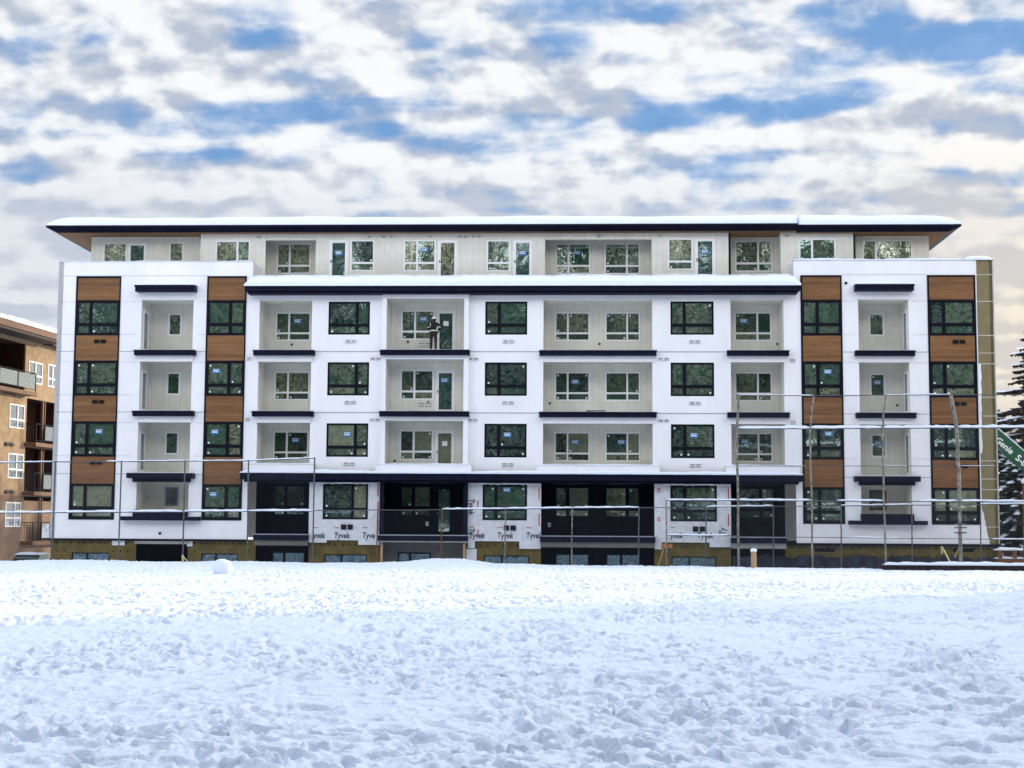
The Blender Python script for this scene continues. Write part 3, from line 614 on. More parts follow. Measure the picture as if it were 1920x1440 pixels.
roof(86, 1496, VF - .80, 421, 1, 0, True, False)
top = roof(1496.3, 1803, VF - .72, 421, 2, -.07, False, True)
mv = MB(); u = U(1603, 400, 4)
for i in range(6):
    r = .42 * math.cos(i / 6 * 1.5); mv.tube([(u, 4, top - .05 + i * .05), (u, 4, top + i * .05)], r, 14)
mv.build('roof_vent', 'snow_cap', bld, True)
# dark board left lying on a balcony edge
u0, w0 = FB.at(1099, 770.5, -.2); bd = MB(); bd.box((0, -.09, 0), (.95, .09, .04)); o = bd.build('plank', 'dark_wood', None); o.location = FB.o + FB.u * u0 + FB.v * -.2 + Vector((0, 0, L[3] + .02)); o.rotation_euler = (0, 0, -.045)
tag(o, 'dark loose plank lying on the edge of a navy balcony slab', 'plank')
# ================================================================== WORKER ON THE BALCONY
def skinned(name, chains, mats, parent, sub=2, mfun=None):
    # chains: list of (point, radius) lists; first chain starts at the root; points within 1 mm are welded
    vs, es, rs, key = [], [], [], {}
    for ch in chains:
        prev = None
        for p, r in ch:
            k = tuple(round(c, 3) for c in p)
            if k not in key: key[k] = len(vs); vs.append(p); rs.append(r)
            i = key[k]
            if prev is not None and prev != i: es.append((prev, i))
            prev = i
    me = bpy.data.meshes.new(name); me.from_pydata(vs, es, []); o = bpy.data.objects.new(name, me); COL.objects.link(o)
    sk = o.modifiers.new('skin', 'SKIN'); sk.use_smooth_shade = True
    for i, r in enumerate(rs): me.skin_vertices[0].data[i].radius = (r, r) if not isinstance(r, tuple) else r; me.skin_vertices[0].data[i].use_root = (i == 0)
    sb = o.modifiers.new('sub', 'SUBSURF'); sb.levels = sub; sb.render_levels = sub
    bpy.context.view_layer.update(); m2 = bpy.data.meshes.new_from_object(o.evaluated_get(bpy.context.evaluated_depsgraph_get()))
    bpy.data.objects.remove(o); m2.name = name; m2.materials.clear()
    for m in mats: m2.materials.append(M[m])
    if mfun:
        for p in m2.polygons: p.material_index = mfun(p.center)
    for p in m2.polygons: p.use_smooth = True
    ob = bpy.data.objects.new(name, m2); COL.objects.link(ob)
    if parent is not None: ob.parent = parent
    return ob
mat('skin', (.55, .33, .24), .6, .05); mat('hair', (.03, .02, .015), .7, .1); mat('jacket_black', (.010, .010, .013), .8, .2); mat('reflective', (.78, .80, .62), .5, .05); mat('trouser_brown', (.035, .026, .016), .85, .2); mat('hat_white', (.82, .83, .85), .35, .02); mat('boot', (.02, .017, .015), .7)
u0, _ = FB.at(812.5, 650, .45); pl = FB.o + FB.u * u0 + FB.v * .45
pers = thing('person', 'worker in white hard hat and black jacket bending towards an open balcony door', 'person', (pl.x, pl.y, L[4] + .012), -.045 - .12)
def arm(s):
    return [((0, .05, 1.33), .14), ((s * .15, .05, 1.40), .075), ((s * .235, .06, 1.35), .062), ((s * .285, .16, 1.14), .048), ((s * .16, .39, 1.13), .036), ((s * .14, .43, 1.135), .034)]
def hand(s):
    out = []; w = Vector((s * .14, .43, 1.135))
    for k in range(4):
        x = s * (.115 + k * .017); ln = (.066, .078, .074, .058)[k]; out.append([(tuple(w), .034), ((x, .485, 1.14), .011), ((x, .485 + ln * .5, 1.135), .009), ((x - s * .006, .485 + ln * .9, 1.112), .008)])
    out.append([(tuple(w), .034), ((s * .10, .455, 1.145), .011), ((s * .078, .49, 1.14), .009)]); return out
spine = [((0, 0, .95), .135), ((0, .0, 1.08), .125), ((0, .02, 1.22), .135), ((0, .05, 1.33), .14), ((0, .085, 1.44), .065), ((0, .115, 1.50), .056), ((0, .14, 1.57), .085), ((0, .155, 1.64), .085), ((0, .165, 1.69), .055)]
def leg(s, fx=0): return [((0, 0, .95), .135), ((s * .10, 0, .88), .088), ((s * .115, .015 + fx, .49), .058), ((s * .125, -.01 + fx, .10), .042), ((s * .13, .02 + fx, .045), .04), ((s * .14, .15 + fx, .035), .035)]
body = skinned('body', [spine, arm(1), arm(-1), leg(1), leg(-1)] + hand(1) + hand(-1), ['skin', 'hair'], pers, 2, lambda c: 1 if c.z > 1.47 and c.y < .15 + max(0, c.z - 1.62) else 0)
fc = MB()   # features of the face, turned to the door
for s in (-1, 1): fc.tube([(s * .033, .222, 1.615), (s * .033, .243, 1.615)], .011, 8, 1); fc.tube([(s * .088, .135, 1.60), (s * .088, .16, 1.62)], .018, 6, 0)
fc.tube([(0, .235, 1.625), (0, .262, 1.585), (0, .240, 1.575)], .012, 6, 0); fc.tube([(-.025, .236, 1.55), (.025, .236, 1.55)], .007, 6, 2); fc.build('face', ['skin', 'hair', 'text_red'], body)
jk = lambda ch, k: [(p, r + k) for p, r in ch]
def jstripe(c):
    if 1.00 < c.z < 1.065 and abs(c.x) < .2 and c.y < .3: return 1
    if 1.205 < c.z < 1.25 and abs(c.x) > .19: return 1
    if abs(c.x + .155) < .022 and 1.22 < c.z < 1.40 and c.y < .08: return 1
    return 0
jacket = skinned('jacket', [jk([((0, 0, .90), .125)] + spine[0:4], .035) + [((0, .075, 1.44), .088), ((0, .09, 1.49), .082)], jk(arm(1)[:5], .022), jk(arm(-1)[:5], .022)], ['jacket_black', 'reflective'], pers, 3, jstripe)
skinned('trousers', [[((0, 0, .95), .15)], jk(leg(1)[0:4], .022), jk(leg(-1)[0:4], .022)], ['trouser_brown'], pers, 2)
for s in (-1, 1): skinned('boot', [[((s * .125, -.015, .15), .056), ((s * .127, .0, .06), .055), ((s * .14, .14, .045), .045), ((s * .143, .19, .04), .035)]], ['boot'], pers, 2)
ht = MB(); n = 16
for j in range(6):
    t = j / 5 * math.pi / 2; rr = .140 * math.cos(t); z = 1.635 + .145 * math.sin(t)
    for k in range(n): ang = 2 * math.pi * k / n; ht.v.append((rr * math.cos(ang) * .92, .155 + rr * math.sin(ang) * 1.1 - (z - 1.645) * .1, z + .04 * 0))
for j in range(5):
    for k in range(n): k2 = (k + 1) % n; ht.f.append((j * n + k, j * n + k2, (j + 1) * n + k2, (j + 1) * n + k)); ht.mi.append(0)
b0_ = len(ht.v)
for k in range(n):
    ang = 2 * math.pi * k / n; e = 1.18 + (.22 if math.sin(ang) > .5 else 0); ht.v.append((.140 * e * math.cos(ang) * .92, .155 + .140 * e * math.sin(ang) * 1.1, 1.630))
for k in range(n): k2 = (k + 1) % n; ht.f.append((k, k2, b0_ + k2, b0_ + k)); ht.mi.append(0)
ht.build('hard_hat', 'hat_white', pers, True)
# ================================================================== TAN APARTMENT BLOCK ON THE LEFT
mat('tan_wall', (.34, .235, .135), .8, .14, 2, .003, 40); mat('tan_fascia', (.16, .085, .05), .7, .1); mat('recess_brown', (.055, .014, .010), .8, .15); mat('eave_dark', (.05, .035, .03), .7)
def brick_wall():
    m = mat('brick', (.45, .30, .19), .85); t = NT(m.node_tree); bs_ = m.node_tree.nodes['Principled BSDF']
    tc = t.n('ShaderNodeTexCoord'); sp = t.n('ShaderNodeSeparateXYZ'); t.l(tc.outputs['Object'], sp.inputs[0]); cb = t.n('ShaderNodeCombineXYZ'); t.l(sp.outputs[0], cb.inputs[0]); t.l(sp.outputs[2], cb.inputs[1])
    br = t.n('ShaderNodeTexBrick', i_Scale=1.0, i_Mortar_Size=.012, i_Brick_Width=.42, i_Row_Height=.14); br.inputs['Color1'].default_value = (.24, .155, .10, 1); br.inputs['Color2'].default_value = (.19, .12, .075, 1); br.inputs['Mortar'].default_value = (.20, .16, .125, 1)
    t.l(cb.outputs[0], br.inputs[0]); t.l(br.outputs[0], bs_.inputs['Base Color'])
brick_wall()
FL = Frame(-28.9, 91, R(82))
tb = thing('apartment_building', 'tan and brick apartment block with railed balconies, past the left end of the white building', 'building', (-28.9, 91, 0), R(82))
fl3, fl2, fl1, fl0 = 9.45, 6.48, 3.55, .6; EAVE = 12.7; un, uf = -16.0, 14.0
ux = FL.at(50, 760)[0]                                # where the flush wall gives way to recessed balconies
holes = []
twin = [((18, 44, 756, 805), .55), ((15, 42, 849, 898), .55), ((10, 37, 941, 988), .6)]; wl = []
for (a, b, y0, y1), mu in twin:
    u0, w1 = FL.at(a, y0); u1, w0 = FL.at(b, y1); wl.append((u0, u1, w0, w1, mu))
up = []
for a, b, y0, y1 in ((54, 78, 676, 722), (90, 106, 682, 728)):
    u0, w1 = FL.at(a, y0); u1, w0 = FL.at(b, y1); up.append((u0, u1, w0, w1, .5))
u47 = FL.at(47, 690)[0]
rc = [(ux, ux + 4.6, z + .02, z + 2.66) for z in (fl2, fl1, fl0)] + [(-11.0, u47, fl3 + .02, fl3 + 2.9)]
tw = MB(); tw.plate(un, uf, -1.6, 3.0, [h for h in [w[:4] for w in wl] + rc if h[3] < 3.2] , 0, .12)
tw.build('wall', 'brick', tb)
tw = MB(); tw.plate(un, uf, 3.26, EAVE, [h for h in [w[:4] for w in wl + up] + rc if h[2] > 3.2], -.01, .12); tw.box((un, 1.5, -1.6), (un + .2, 12, EAVE)); tw.box((un + .2, 11.8, -1.6), (uf, 12, EAVE)); tw.box((uf - .2, 1.5, -1.6), (uf, 11.8, EAVE)); tw.quad((un, 1.5, 3), (un, 0, 3), (un, 0, EAVE), (un, 1.5, EAVE)); tw.quad((uf, 1.5, -1), (uf, 0, -1), (uf, 0, EAVE), (uf, 1.5, EAVE))
tw.build('wall', 'tan_wall', tb)
part('wall_band', 'tan_fascia', tb, ((un, -.04, 3.0), (ux - .01, .1, 3.26)), ((ux + 4.61, -.04, 3.0), (uf, .1, 3.26)))
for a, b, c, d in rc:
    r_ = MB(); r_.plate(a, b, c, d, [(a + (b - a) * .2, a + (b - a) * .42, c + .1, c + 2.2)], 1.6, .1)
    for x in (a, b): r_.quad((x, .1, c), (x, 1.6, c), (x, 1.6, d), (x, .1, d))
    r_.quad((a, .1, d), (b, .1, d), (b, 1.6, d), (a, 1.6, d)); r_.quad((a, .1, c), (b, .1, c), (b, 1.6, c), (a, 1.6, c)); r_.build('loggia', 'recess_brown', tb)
    x0, x1 = a + (b - a) * .2, a + (b - a) * .42; f = MB(); f.plate(x0, x1, c + .1, c + 2.2, [(x0 + .1, x1 - .1, c + .2, c + 2.1)], 1.58, .05, outer=.08); fo = f.build('door', 'vinyl', tb); p = MB(); p.quad((x0 + .1, 1.62, c + .2), (x1 - .1, 1.62, c + .2), (x1 - .1, 1.62, c + 2.1), (x0 + .1, 1.62, c + 2.1)); p.build('pane', 'glass_dark', fo)
    # slab, railing and posts
    part('balcony_slab', 'tan_fascia', tb, ((a - .15, -.75, c - .26), (b + .1, .09, c - .03)))
    rl = MB(); z1 = c + 1.08
    for x in (a - .1, b): rl.tube([(x, -.7, z1), (x, -.02, z1)], .025, 6)
    rl.tube([(a - .1, -.7, z1), (b, -.7, z1)], .03, 6); rl.tube([(a - .1, -.7, c + .1), (b, -.7, c + .1)], .02, 6); n = 4
    for i in range(n + 1): x = a - .1 + (b - a + .1) * i / n; rl.box((x - .03, -.73, c - .3), (x + .03, -.69, z1))
    for i in range(4): y = -.7 + .68 * i / 4; rl.box((a - .11, y - .012, c), (a - .09, y + .012, z1))
    rl.build('railing', 'vent_black', tb)
    pn = MB()
    for i in range(1, n): x = a - .1 + (b - a + .1) * i / n; pn.box((x + .06, -.705, c + .16), (x + (b - a) / n - .04, -.695, z1 - .08))
    pn.build('railing_panel', 'glass_grey', tb)
    part('post', 'tan_fascia', tb, ((a + (b - a) * .45, -.05, c), (a + (b - a) * .45 + .16, .09, d - .003)), ((a + (b - a) * .52, -.05, c), (a + (b - a) * .52 + .08, .09, d - .003)))
for u0, u1, w0, w1, mu in wl + up:
    f = MB(); t_ = .07; mm = u0 + (u1 - u0) * mu; tt = w0 + (w1 - w0) * .36; hs = [(u0 + t_, mm - .05, w0 + t_, tt - .05), (mm + .05, u1 - t_, w0 + t_, tt - .05), (u0 + t_, mm - .05, tt + .05, w1 - t_), (mm + .05, u1 - t_, tt + .05, w1 - t_)]
    f.plate(u0, u1, w0, w1, hs, -.04, .06, outer=.12); fo = f.build('window', 'vinyl', tb); p = MB()
    for a, b, c, d in hs: p.quad((a, .01, c), (b, .01, c), (b, .01, d), (a, .01, d))
    p.build('pane', 'glass_grey', fo)
for py in (832, 922, 735):
    b = MB(); u, w = FL.at(8, py)
    for k in (0, 1): b.quad((u + k * .6, -.20, w - .08), (u + k * .6 + .45, -.20, w - .08), (u + k * .6 + .45, -.012, w + .12), (u + k * .6, -.012, w + .12)); b.quad((u + k * .6, -.2, w - .08), (u + k * .6, -.012, w + .12), (u + k * .6, -.012, w - .08)); b.quad((u + k * .6 + .45, -.2, w - .08), (u + k * .6 + .45, -.012, w + .12), (u + k * .6 + .45, -.012, w - .08))
    b.build('vent_hood', 'eave_dark', tb)
us = FL.at(80, 640)[0]
ro = MB(); ro.box((un - 1, -1.4, EAVE + .05), (us, 13, EAVE + .42)); ro.box((us + .002, -.8, EAVE + .0), (uf + .8, 13, EAVE + .30)); ro.build('roof', 'tan_fascia', tb)
ea = MB(); ea.box((un - .9, -1.3, EAVE - .1), (us - .1, 12.5, EAVE + .049)); ea.box((us + .01, -.7, EAVE - .15), (uf + .7, 12.5, EAVE - .001)); ea.build('eave', 'eave_dark', tb)
sn = MB(); snow_strip(sn, un - 1, us, -1.42, 13, EAVE + .42, .30, 41, .15, .4); snow_strip(sn, us, uf + .8, -.82, 13, EAVE + .30, .30, 42, .15, .4); sn.build('roof_snow', 'snow_cap', tb)
# ================================================================== FENCES AT THE FAR EDGE OF THE FIELD
FF = Frame(0, 66.8, 0)
def fpt(px, py, v=0.0): u, w = FF.at(px, py, v); return Vector((u, 66.8 + v, w))
def mesh_panel(mb, a0, a1, b0, b1, pitch=.11, r=.0024):
    # chain link between two posts: a0,a1 bottom/top of one side, b0,b1 of the other; diagonal wires as thin prisms
    wd = (b0 - a0).length; h = (a1 - a0).length
    def P(s, t): lo = a0.lerp(b0, s); hi = a1.lerp(b1, s); return lo.lerp(hi, t)
    n = int((wd + h) / pitch)
    for sgn in (0, 1):
        for i in range(1, n):
            d = i * pitch; x0, z0 = (d, 0.0) if d < wd else (wd, d - wd); x1, z1 = (0.0, d) if d < h else (d - h, h)
            if sgn: x0, x1 = wd - x0, wd - x1
            p, q = P(x0 / wd, z0 / h), P(x1 / wd, z1 / h); k = len(mb.v); o1 = Vector((.8 * r, 0, r)); o2 = Vector((-.8 * r, .8 * r, -r)) * (1 if sgn else 1); o3 = Vector((0, -r, 0)) * .6
            mb.v += [tuple(p + o) for o in (o1, o2, o3)] + [tuple(q + o) for o in (o1, o2, o3)]
            for e in range(3): e2 = (e + 1) % 3; mb.f.append((k + e, k + e2, k + 3 + e2, k + 3 + e)); mb.mi.append(0)
def snowy(mb, p, q, r, seed, gaps=0.0, seg=.22):
    # lumpy snow lying along the top of a rail, left in stretches
    g = random.Random(seed); n = max(2, int((q - p).length / seg)); run = []; on = True
    def flush():
        if len(run) > 2:
            k0 = len(mb.v); m = len(run)
            for i, (c, rr) in enumerate(run):
                e = .5 if i in (0, m - 1) else 1
                for dy, dz in ((-.9, -.3), (-.75, .7), (0, 1.25), (.75, .7), (.9, -.3)): mb.v.append((c.x, c.y + dy * rr * e, c.z + dz * rr * e))
            for i in range(m - 1):
                for j in range(4): a = k0 + i * 5 + j; mb.f.append((a, a + 5, a + 6, a + 1)); mb.mi.append(0)
                a = k0 + i * 5; mb.f.append((a + 4, a + 9, a + 5, a)); mb.mi.append(0)
            mb.f.append(tuple(k0 + j for j in range(5))); mb.mi.append(0); mb.f.append(tuple(k0 + (m - 1) * 5 + j for j in reversed(range(5)))); mb.mi.append(0)
    hold = 0
    for i in range(n + 1):
        if hold <= 0: on = g.random() >= gaps; hold = g.randint(4, 14)
        hold -= 1
        if on: run.append((p.lerp(q, i / n) + Vector((0, 0, g.uniform(-.006, .012))), r * g.uniform(.75, 1.25)))
        else: flush(); run = []
    flush()
GZ = -.35
# -- tall fence on the left
tf = thing('chain_link_fence', 'tall chain link fence with snow on its rails before the left wing', 'fence', (0, 0, 0), 0, 'sports field fences')
lx = [(-20, -24, 868), (104, 97, 866), (228, 221.5, 865.5), (347, 342.5, 864.5), (466, 463.5, 864), (590, 586, 859)]
posts = []
for i, (xt, xb, yt) in enumerate(lx):
    top = fpt(xt, yt); bot = fpt(xb, 1052); bot.z = GZ; posts.append((bot, top)); p = MB(); p.tube([bot, top + Vector((0, 0, .03))], .034, 8); po = p.build('post', 'galvanised', tf)
for i in range(len(lx) - 1):
    a, b = posts[i], posts[i + 1]
    m = MB(); m.tube([a[1], b[1]], .026, 6); m.build('rail', 'galvanised', tf)
    ma, mb_ = fpt((lx[i][0] + lx[i][1]) / 2, 962 - i * .8), fpt((lx[i + 1][0] + lx[i + 1][1]) / 2, 961.5 - i * .8); m = MB(); m.tube([ma, mb_], .026, 6); m.build('rail', 'galvanised', tf)
    s = MB(); snowy(s, ma + Vector((0, 0, .03)), mb_ + Vector((0, 0, .03)), .055, i, .0); snowy(s, a[1] + Vector((0, 0, .02)), b[1] + Vector((0, 0, .02)), .028, i + 20, .35); s.build('rail_snow', 'snow_cap', tf, True)
    w = MB(); mesh_panel(w, a[0], a[1], b[0], b[1]); w.build('wire_mesh', 'wire', tf)
b = MB(); q = fpt(344, 1048); b.tube([q + Vector((0, -.06, -.35)), q + Vector((-.03, -.05, .18))], .05, 6); b.tube([q + Vector((0, -.06, .10)), q + Vector((.28, -.05, -.2))], .03, 6); b.build('post_tie', 'yellow_paint', tf)
# -- low fence across the middle and right
lf = thing('chain_link_fence', 'low chain link fence with patchy snow along the navy ground floor', 'fence', (0, 0, 0), 0, 'sports field fences')
lxs = [(590, 957), (708.5, 956), (829, 955.5), (948, 954.5), (1073, 953), (1198, 952), (1324, 951), (1450, 949.5), (1577, 948.5), (1709.5, 947), (1838, 946), (1968, 945)]
tops = [fpt(x, y, .25) for x, y in lxs]; bots = [Vector((t.x - .03, t.y, GZ)) for t in tops]
for i, t in enumerate(tops):
    if i: p = MB(); p.tube([bots[i], t + Vector((0, 0, .02))], .03, 8); p.build('post', 'rust' if i in (1, 2) else 'bare_pole' if i < 5 else 'galvanised', lf)
for i in range(len(tops) - 1):
    mid = tops[i].lerp(tops[i + 1], .5) + Vector((0, 0, random.uniform(-.02, .02))); m = MB(); m.tube([tops[i], mid, tops[i + 1]], .022, 6); m.build('rail', 'galvanised', lf)
    s = MB(); snowy(s, tops[i] + Vector((0, 0, .025)), tops[i + 1] + Vector((0, 0, .025)), .042 if i not in (0, 1) else .03, i + 50, .9 if i < 2 else .28); 
    if s.f: s.build('rail_snow', 'snow_cap', lf, True)
    w = MB(); mesh_panel(w, bots[i], tops[i], bots[i + 1], tops[i + 1]); w.build('wire_mesh', 'wire', lf)
# -- tall backstop on the right: upper bay leans out
bf = thing('backstop_fence', 'tall backstop fence of leaning poles and snowy rails in front of the right wing', 'fence', (0, 0, 0), 0, 'sports field fences')
V0 = -.35
poles = [[(1385, 741), (1384, 774), (1381.5, 807), (1382.5, 895), (1386, 1062)], [(1525, 742), (1522, 774), (1518.5, 804), (1520, 875), (1524, 1062)], [(1661, 741), (1657, 775), (1654.5, 805), (1656, 880), (1661, 1062)], [(1782.5, 740), (1788, 772), (1794, 805), (1797, 880), (1802.5, 1062)], [(1925, 740), (1929, 772), (1932, 805), (1935, 880), (1939, 1062)]]
PP = []
for k, pl_ in enumerate(poles):
    pts = [fpt(x, y, V0 - (.55 if i == 0 else .28 if i == 1 else 0)) for i, (x, y) in enumerate(pl_)]; pts[-1].z = GZ
    dense = []
    for i in range(len(pts) - 1):
        for j in range(4): t = j / 4; dense.append(pts[i].lerp(pts[i + 1], t) + Vector((random.uniform(-.02, .02), 0, 0)))
    dense.append(pts[-1]); PP.append(pts); p = MB(); p.tube(dense, .042 if k in (1, 2) else .055 if k == 0 else .085, 8); p.build('pole', 'bare_pole', bf, True)
def bp(k, y):   # point on pole k at picture height y of its own axis
    p = PP[k]; z = fpt(poles[k][2][0], y, V0).z
    for i in range(len(p) - 1):
        if p[i].z >= z >= p[i + 1].z: return p[i].lerp(p[i + 1], (p[i].z - z) / (p[i].z - p[i + 1].z))
    return p[0].copy()
for j, (yl, yr, r, sr, gp) in enumerate(((742, 741, .020, .02, .55), (804, 802, .030, .075, 0), (873.5, 874, .017, .014, .9), (938.5, 941, .026, .050, .12), (1006, 1012, .018, .03, .55))):
    for k in range(len(PP) - 1):
        ya = yl + (yr - yl) * k / 4; yb = yl + (yr - yl) * (k + 1) / 4; a, b = bp(k, ya), bp(k + 1, yb)
        m = MB(); m.tube([a, b], r, 6); m.build('rail', 'galvanised', bf)
        s = MB(); snowy(s, a + Vector((0, 0, r)), b + Vector((0, 0, r)), sr, j * 10 + k, gp)
        if s.f: s.build('rail_snow', 'snow_cap', bf, True)
a = fpt(1249, 937, V0); b = Vector((a.x + .02, a.y, GZ)); p = MB(); p.tube([a, b], .035, 8); p.build('pole', 'bare_pole', bf)
for y in (938, 1004):
    q0, q1 = fpt(1249, y, V0), bp(0, y + .5); m = MB(); m.tube([q0, q1], .022, 6); m.build('rail', 'galvanised', bf)
    s = MB(); snowy(s, q0 + Vector((0, 0, .02)), q1 + Vector((0, 0, .02)), .04, int(y), .25); s.build('rail_snow', 'snow_cap', bf, True)
for k in range(len(PP) - 1):
    for i in range(2, 4):
        w = MB(); mesh_panel(w, PP[k][i + 1], PP[k][i], PP[k + 1][i + 1], PP[k + 1][i], .10, .0027); w.build('wire_mesh', 'wire', bf)
    for i in (0, 1):
        w = MB(); mesh_panel(w, PP[k][i + 1], PP[k][i], PP[k + 1][i + 1], PP[k + 1][i], .12, .0024); w.build('wire_mesh', 'wire', bf)
w = MB(); mesh_panel(w, b, a, PP[0][4], bp(0, 938.5), .10, .0027); w.build('wire_mesh', 'wire', bf)
q = bp(3, 1000); b = MB()
for z in (0, .22, .38): b.box((q.x - .28, q.y - .12, q.z + z), (q.x + .25, q.y - .09, q.z + z + .06))
b.build('bracket', 'galvanised', bf)
# ================================================================== SMALL THINGS AT THE FIELD'S EDGE
def lathe(mb, prof, n=16, c=(0, 0, 0), mi=0):
    b = len(mb.v)
    for r, z in prof:
        for k in range(n): t = 2 * math.pi * k / n; mb.v.append((c[0] + r * math.cos(t), c[1] + r * math.sin(t), c[2] + z))
    for j in range(len(prof) - 1):
        for k in range(n): k2 = (k + 1) % n; mb.f.append((b + j * n + k, b + j * n + k2, b + (j + 1) * n + k2, b + (j + 1) * n + k)); mb.mi.append(mi)
q = fpt(1413, 1032, -2.2); bo = thing('wooden_bollard', 'short round wooden bollard capped with snow, right of the leaning backstop pole', 'bollard', (q.x, q.y, -.3))
h = q.z + .3; m = MB(); lathe(m, [(.115, -.2), (.12, h * .5), (.115, h - .04), (.10, h), (0.001, h + .003)]); m.build('post', 'wood_post', bo, True)
m = MB(); lathe(m, [(.135, h - .05), (.14, h + .02), (.11, h + .07), (.05, h + .09), (.001, h + .095)]); m.build('snow_cap', 'snow_cap', bo, True)
# low timber kerb with a roll of snow
x0, x1 = fpt(1656, 1060, -1.6).x, fpt(1990, 1060, -1.6).x; zt0, zt1 = fpt(1656, 1056.5, -1.6).z, fpt(1950, 1060, -1.6).z; lb = thing('timber_edging', 'dark timber edging board under a thick roll of snow at the right', 'edging', (x0, 65.2, 0))
m = MB(); n = 6
for i in range(n):
    xa, xb = (x1 - x0) * i / n, (x1 - x0) * (i + 1) / n - .015; za = zt0 + (zt1 - zt0) * (i + .5) / n; m.box((xa, -.06, za - .6), (xb, .06, za))
m.build('board', 'dark_wood', lb); s = MB(); snow_strip(s, 0, x1 - x0, -.10, .16, min(zt0, zt1) - .02, .14, 61, .3); s.build('board_snow', 'snow_cap', lb)
# leaning yellow brace and struts by the thick pole
a, b = fpt(1767, 1027, .9), fpt(1793, 1056, .9); br = thing('wooden_brace', 'pale yellow timber brace leaning beside the thick leaning pole', 'brace', (b.x, b.y, b.z))
m = MB(); m.tube([(0, 0, -.5), tuple(a - b)], .04, 4); m.build('strut', 'yellow_paint', br); m = MB(); d = a - b; m.box((d.x - .07, -.05, d.z - .28), (d.x + .02, .05, d.z + .06)); m.build('stake', 'yellow_paint', br)
m = MB(); e = fpt(1790, 1045, .9) - b; f_ = fpt(1798, 1028, .9) - b; m.tube([tuple(e), tuple(f_)], .035, 4); m.build('strut', 'wood_post', br)
# orange strapping and a thin stake at the wrap corner
a, b = fpt(1229, 1056, 1.5), fpt(1246, 1024, 1.5); stt = thing('wooden_stake', 'thin pale stake leaning under the wrapped bay with orange flagging tape', 'stake', (a.x, a.y, a.z)); d = b - a
m = MB(); m.tube([(0, 0, -.5), tuple(d)], .03, 5); m.build('stake', 'wood_post', stt); m = MB()
for k in range(5): m.box((d.x - .18 + k * .1, -.05, d.z - .08 + .05 * (k % 2)), (d.x - .06 + k * .1, .02, d.z + .06 + .04 * (k % 3)))
m.build('tape', 'orange_paint', stt)
# stack of snowy timbers at the right edge
q = fpt(1898, 1048, 6); stk = thing('timber_stack', 'snow covered stack of timbers beside the brown post at right edge', 'stack', (q.x, q.y, -1.6)); hgt = fpt(1898, 1026, 6).z + 1.6; n = 6; m = MB(); s = MB()
for k in range(n):
    z = hgt * k / n
    if k % 2 == 0:
        for y in (-.5, 0, .5): m.box((-1.0, y - .12, z), (1.0, y + .12, z + hgt / n - .14))
    else:
        for x in (-.8, -.1, .7): m.box((x - .1, -.7, z - .135), (x + .1, .7, z + hgt / n - .15))
    snow_strip(s, -1.05, 1.05, -.66, .6, z + hgt / n - .14, .11, k + 70, .4)
m.build('timber', 'old_wood', stk); s.build('timber_snow', 'snow_cap', stk)
q = fpt(1919, 905, 3); wp = thing('wooden_post', 'thick weathered brown wooden post at the right edge with snow on top', 'post', (q.x + .12, q.y, -1.6)); h = q.z + 1.6
m = MB(); lathe(m, [(.22, 0), (.20, h * .5), (.185, h - .05), (.15, h), (.001, h + .01)]); m.build('shaft', 'old_wood', wp, True); m = MB(); lathe(m, [(.20, h - .03), (.23, h + .08), (.16, h + .2), (.001, h + .24)]); m.build('snow_cap', 'snow_cap', wp, True)
# big rolled snowball
q = fpt(418, 1075, -15.6); sbp = Vector((q.x, q.y, 0)); me = bpy.data.meshes.new('snowball'); bm = bmesh.new(); bmesh.ops.create_icosphere(bm, subdivisions=4, radius=.35)
from mathutils import noise as mn
for v in bm.verts:
    k = 1 + .20 * mn.noise(v.co * 3.5) + .10 * mn.noise(v.co * 9) + .05 * mn.noise(v.co * 22); v.co = Vector((v.co.x * 1.05, v.co.y * .95, v.co.z * .92)) * k
bm.to_mesh(me); bm.free(); me.materials.append(M['snow']); me.polygons.foreach_set('use_smooth', [True] * len(me.polygons)); o = bpy.data.objects.new('snowball', me); COL.objects.link(o); o.location = (sbp.x, sbp.y, .17); tag(o, 'big lumpy rolled snowball sitting on the trampled snow near the left wing', 'snowball')
# parked car, only its snowy roof clear of the field
q = fpt(44, 1048, 11); car = thing('parked_car', 'dark parked car with a snow covered roof in front of the tan block', 'car', (q.x, q.y + 1, -1.6)); mat('car_paint', (.02, .025, .035), .25, .05, spec=.6); mat('tyre', (.02, .02, .02), .85); mat('rim', (.4, .4, .42), .4, metal=.7); mat('lamp_glass', (.75, .77, .8), .15)
m = MB(); secs = [(-2.2, .35, .75, .80), (-2.05, .25, .90, .86), (-1.2, .22, 1.02, .88), (1.6, .22, 1.02, .88), (2.05, .25, .92, .86), (2.2, .35, .7, .80)]
for y, z0, z1, hw in secs: m.v += [(-hw, y, z0), (-hw * 1.02, y, (z0 + z1) / 2), (-hw * .93, y, z1), (hw * .93, y, z1), (hw * 1.02, y, (z0 + z1) / 2), (hw, y, z0)]
for i in range(len(secs) - 1):
    for k in range(6): k2 = (k + 1) % 6; m.f.append((i * 6 + k, i * 6 + k2, i * 6 + 6 + k2, i * 6 + 6 + k)); m.mi.append(0)
m.f += [tuple(range(6)), tuple(range(30, 36))]; m.mi += [0, 0]; cb = m.build('body', 'car_paint', car)
zr = 1.62; m = MB(); lo = [(-.80, -1.1), (.80, -1.1), (.80, 1.5), (-.80, 1.5)]; hi = [(-.62, -.35), (.62, -.35), (.62, 1.05), (-.62, 1.05)]
for k in range(4): k2 = (k + 1) % 4; m.quad((*lo[k], 1.0), (*lo[k2], 1.0), (*hi[k2], zr - .06), (*hi[k], zr - .06))
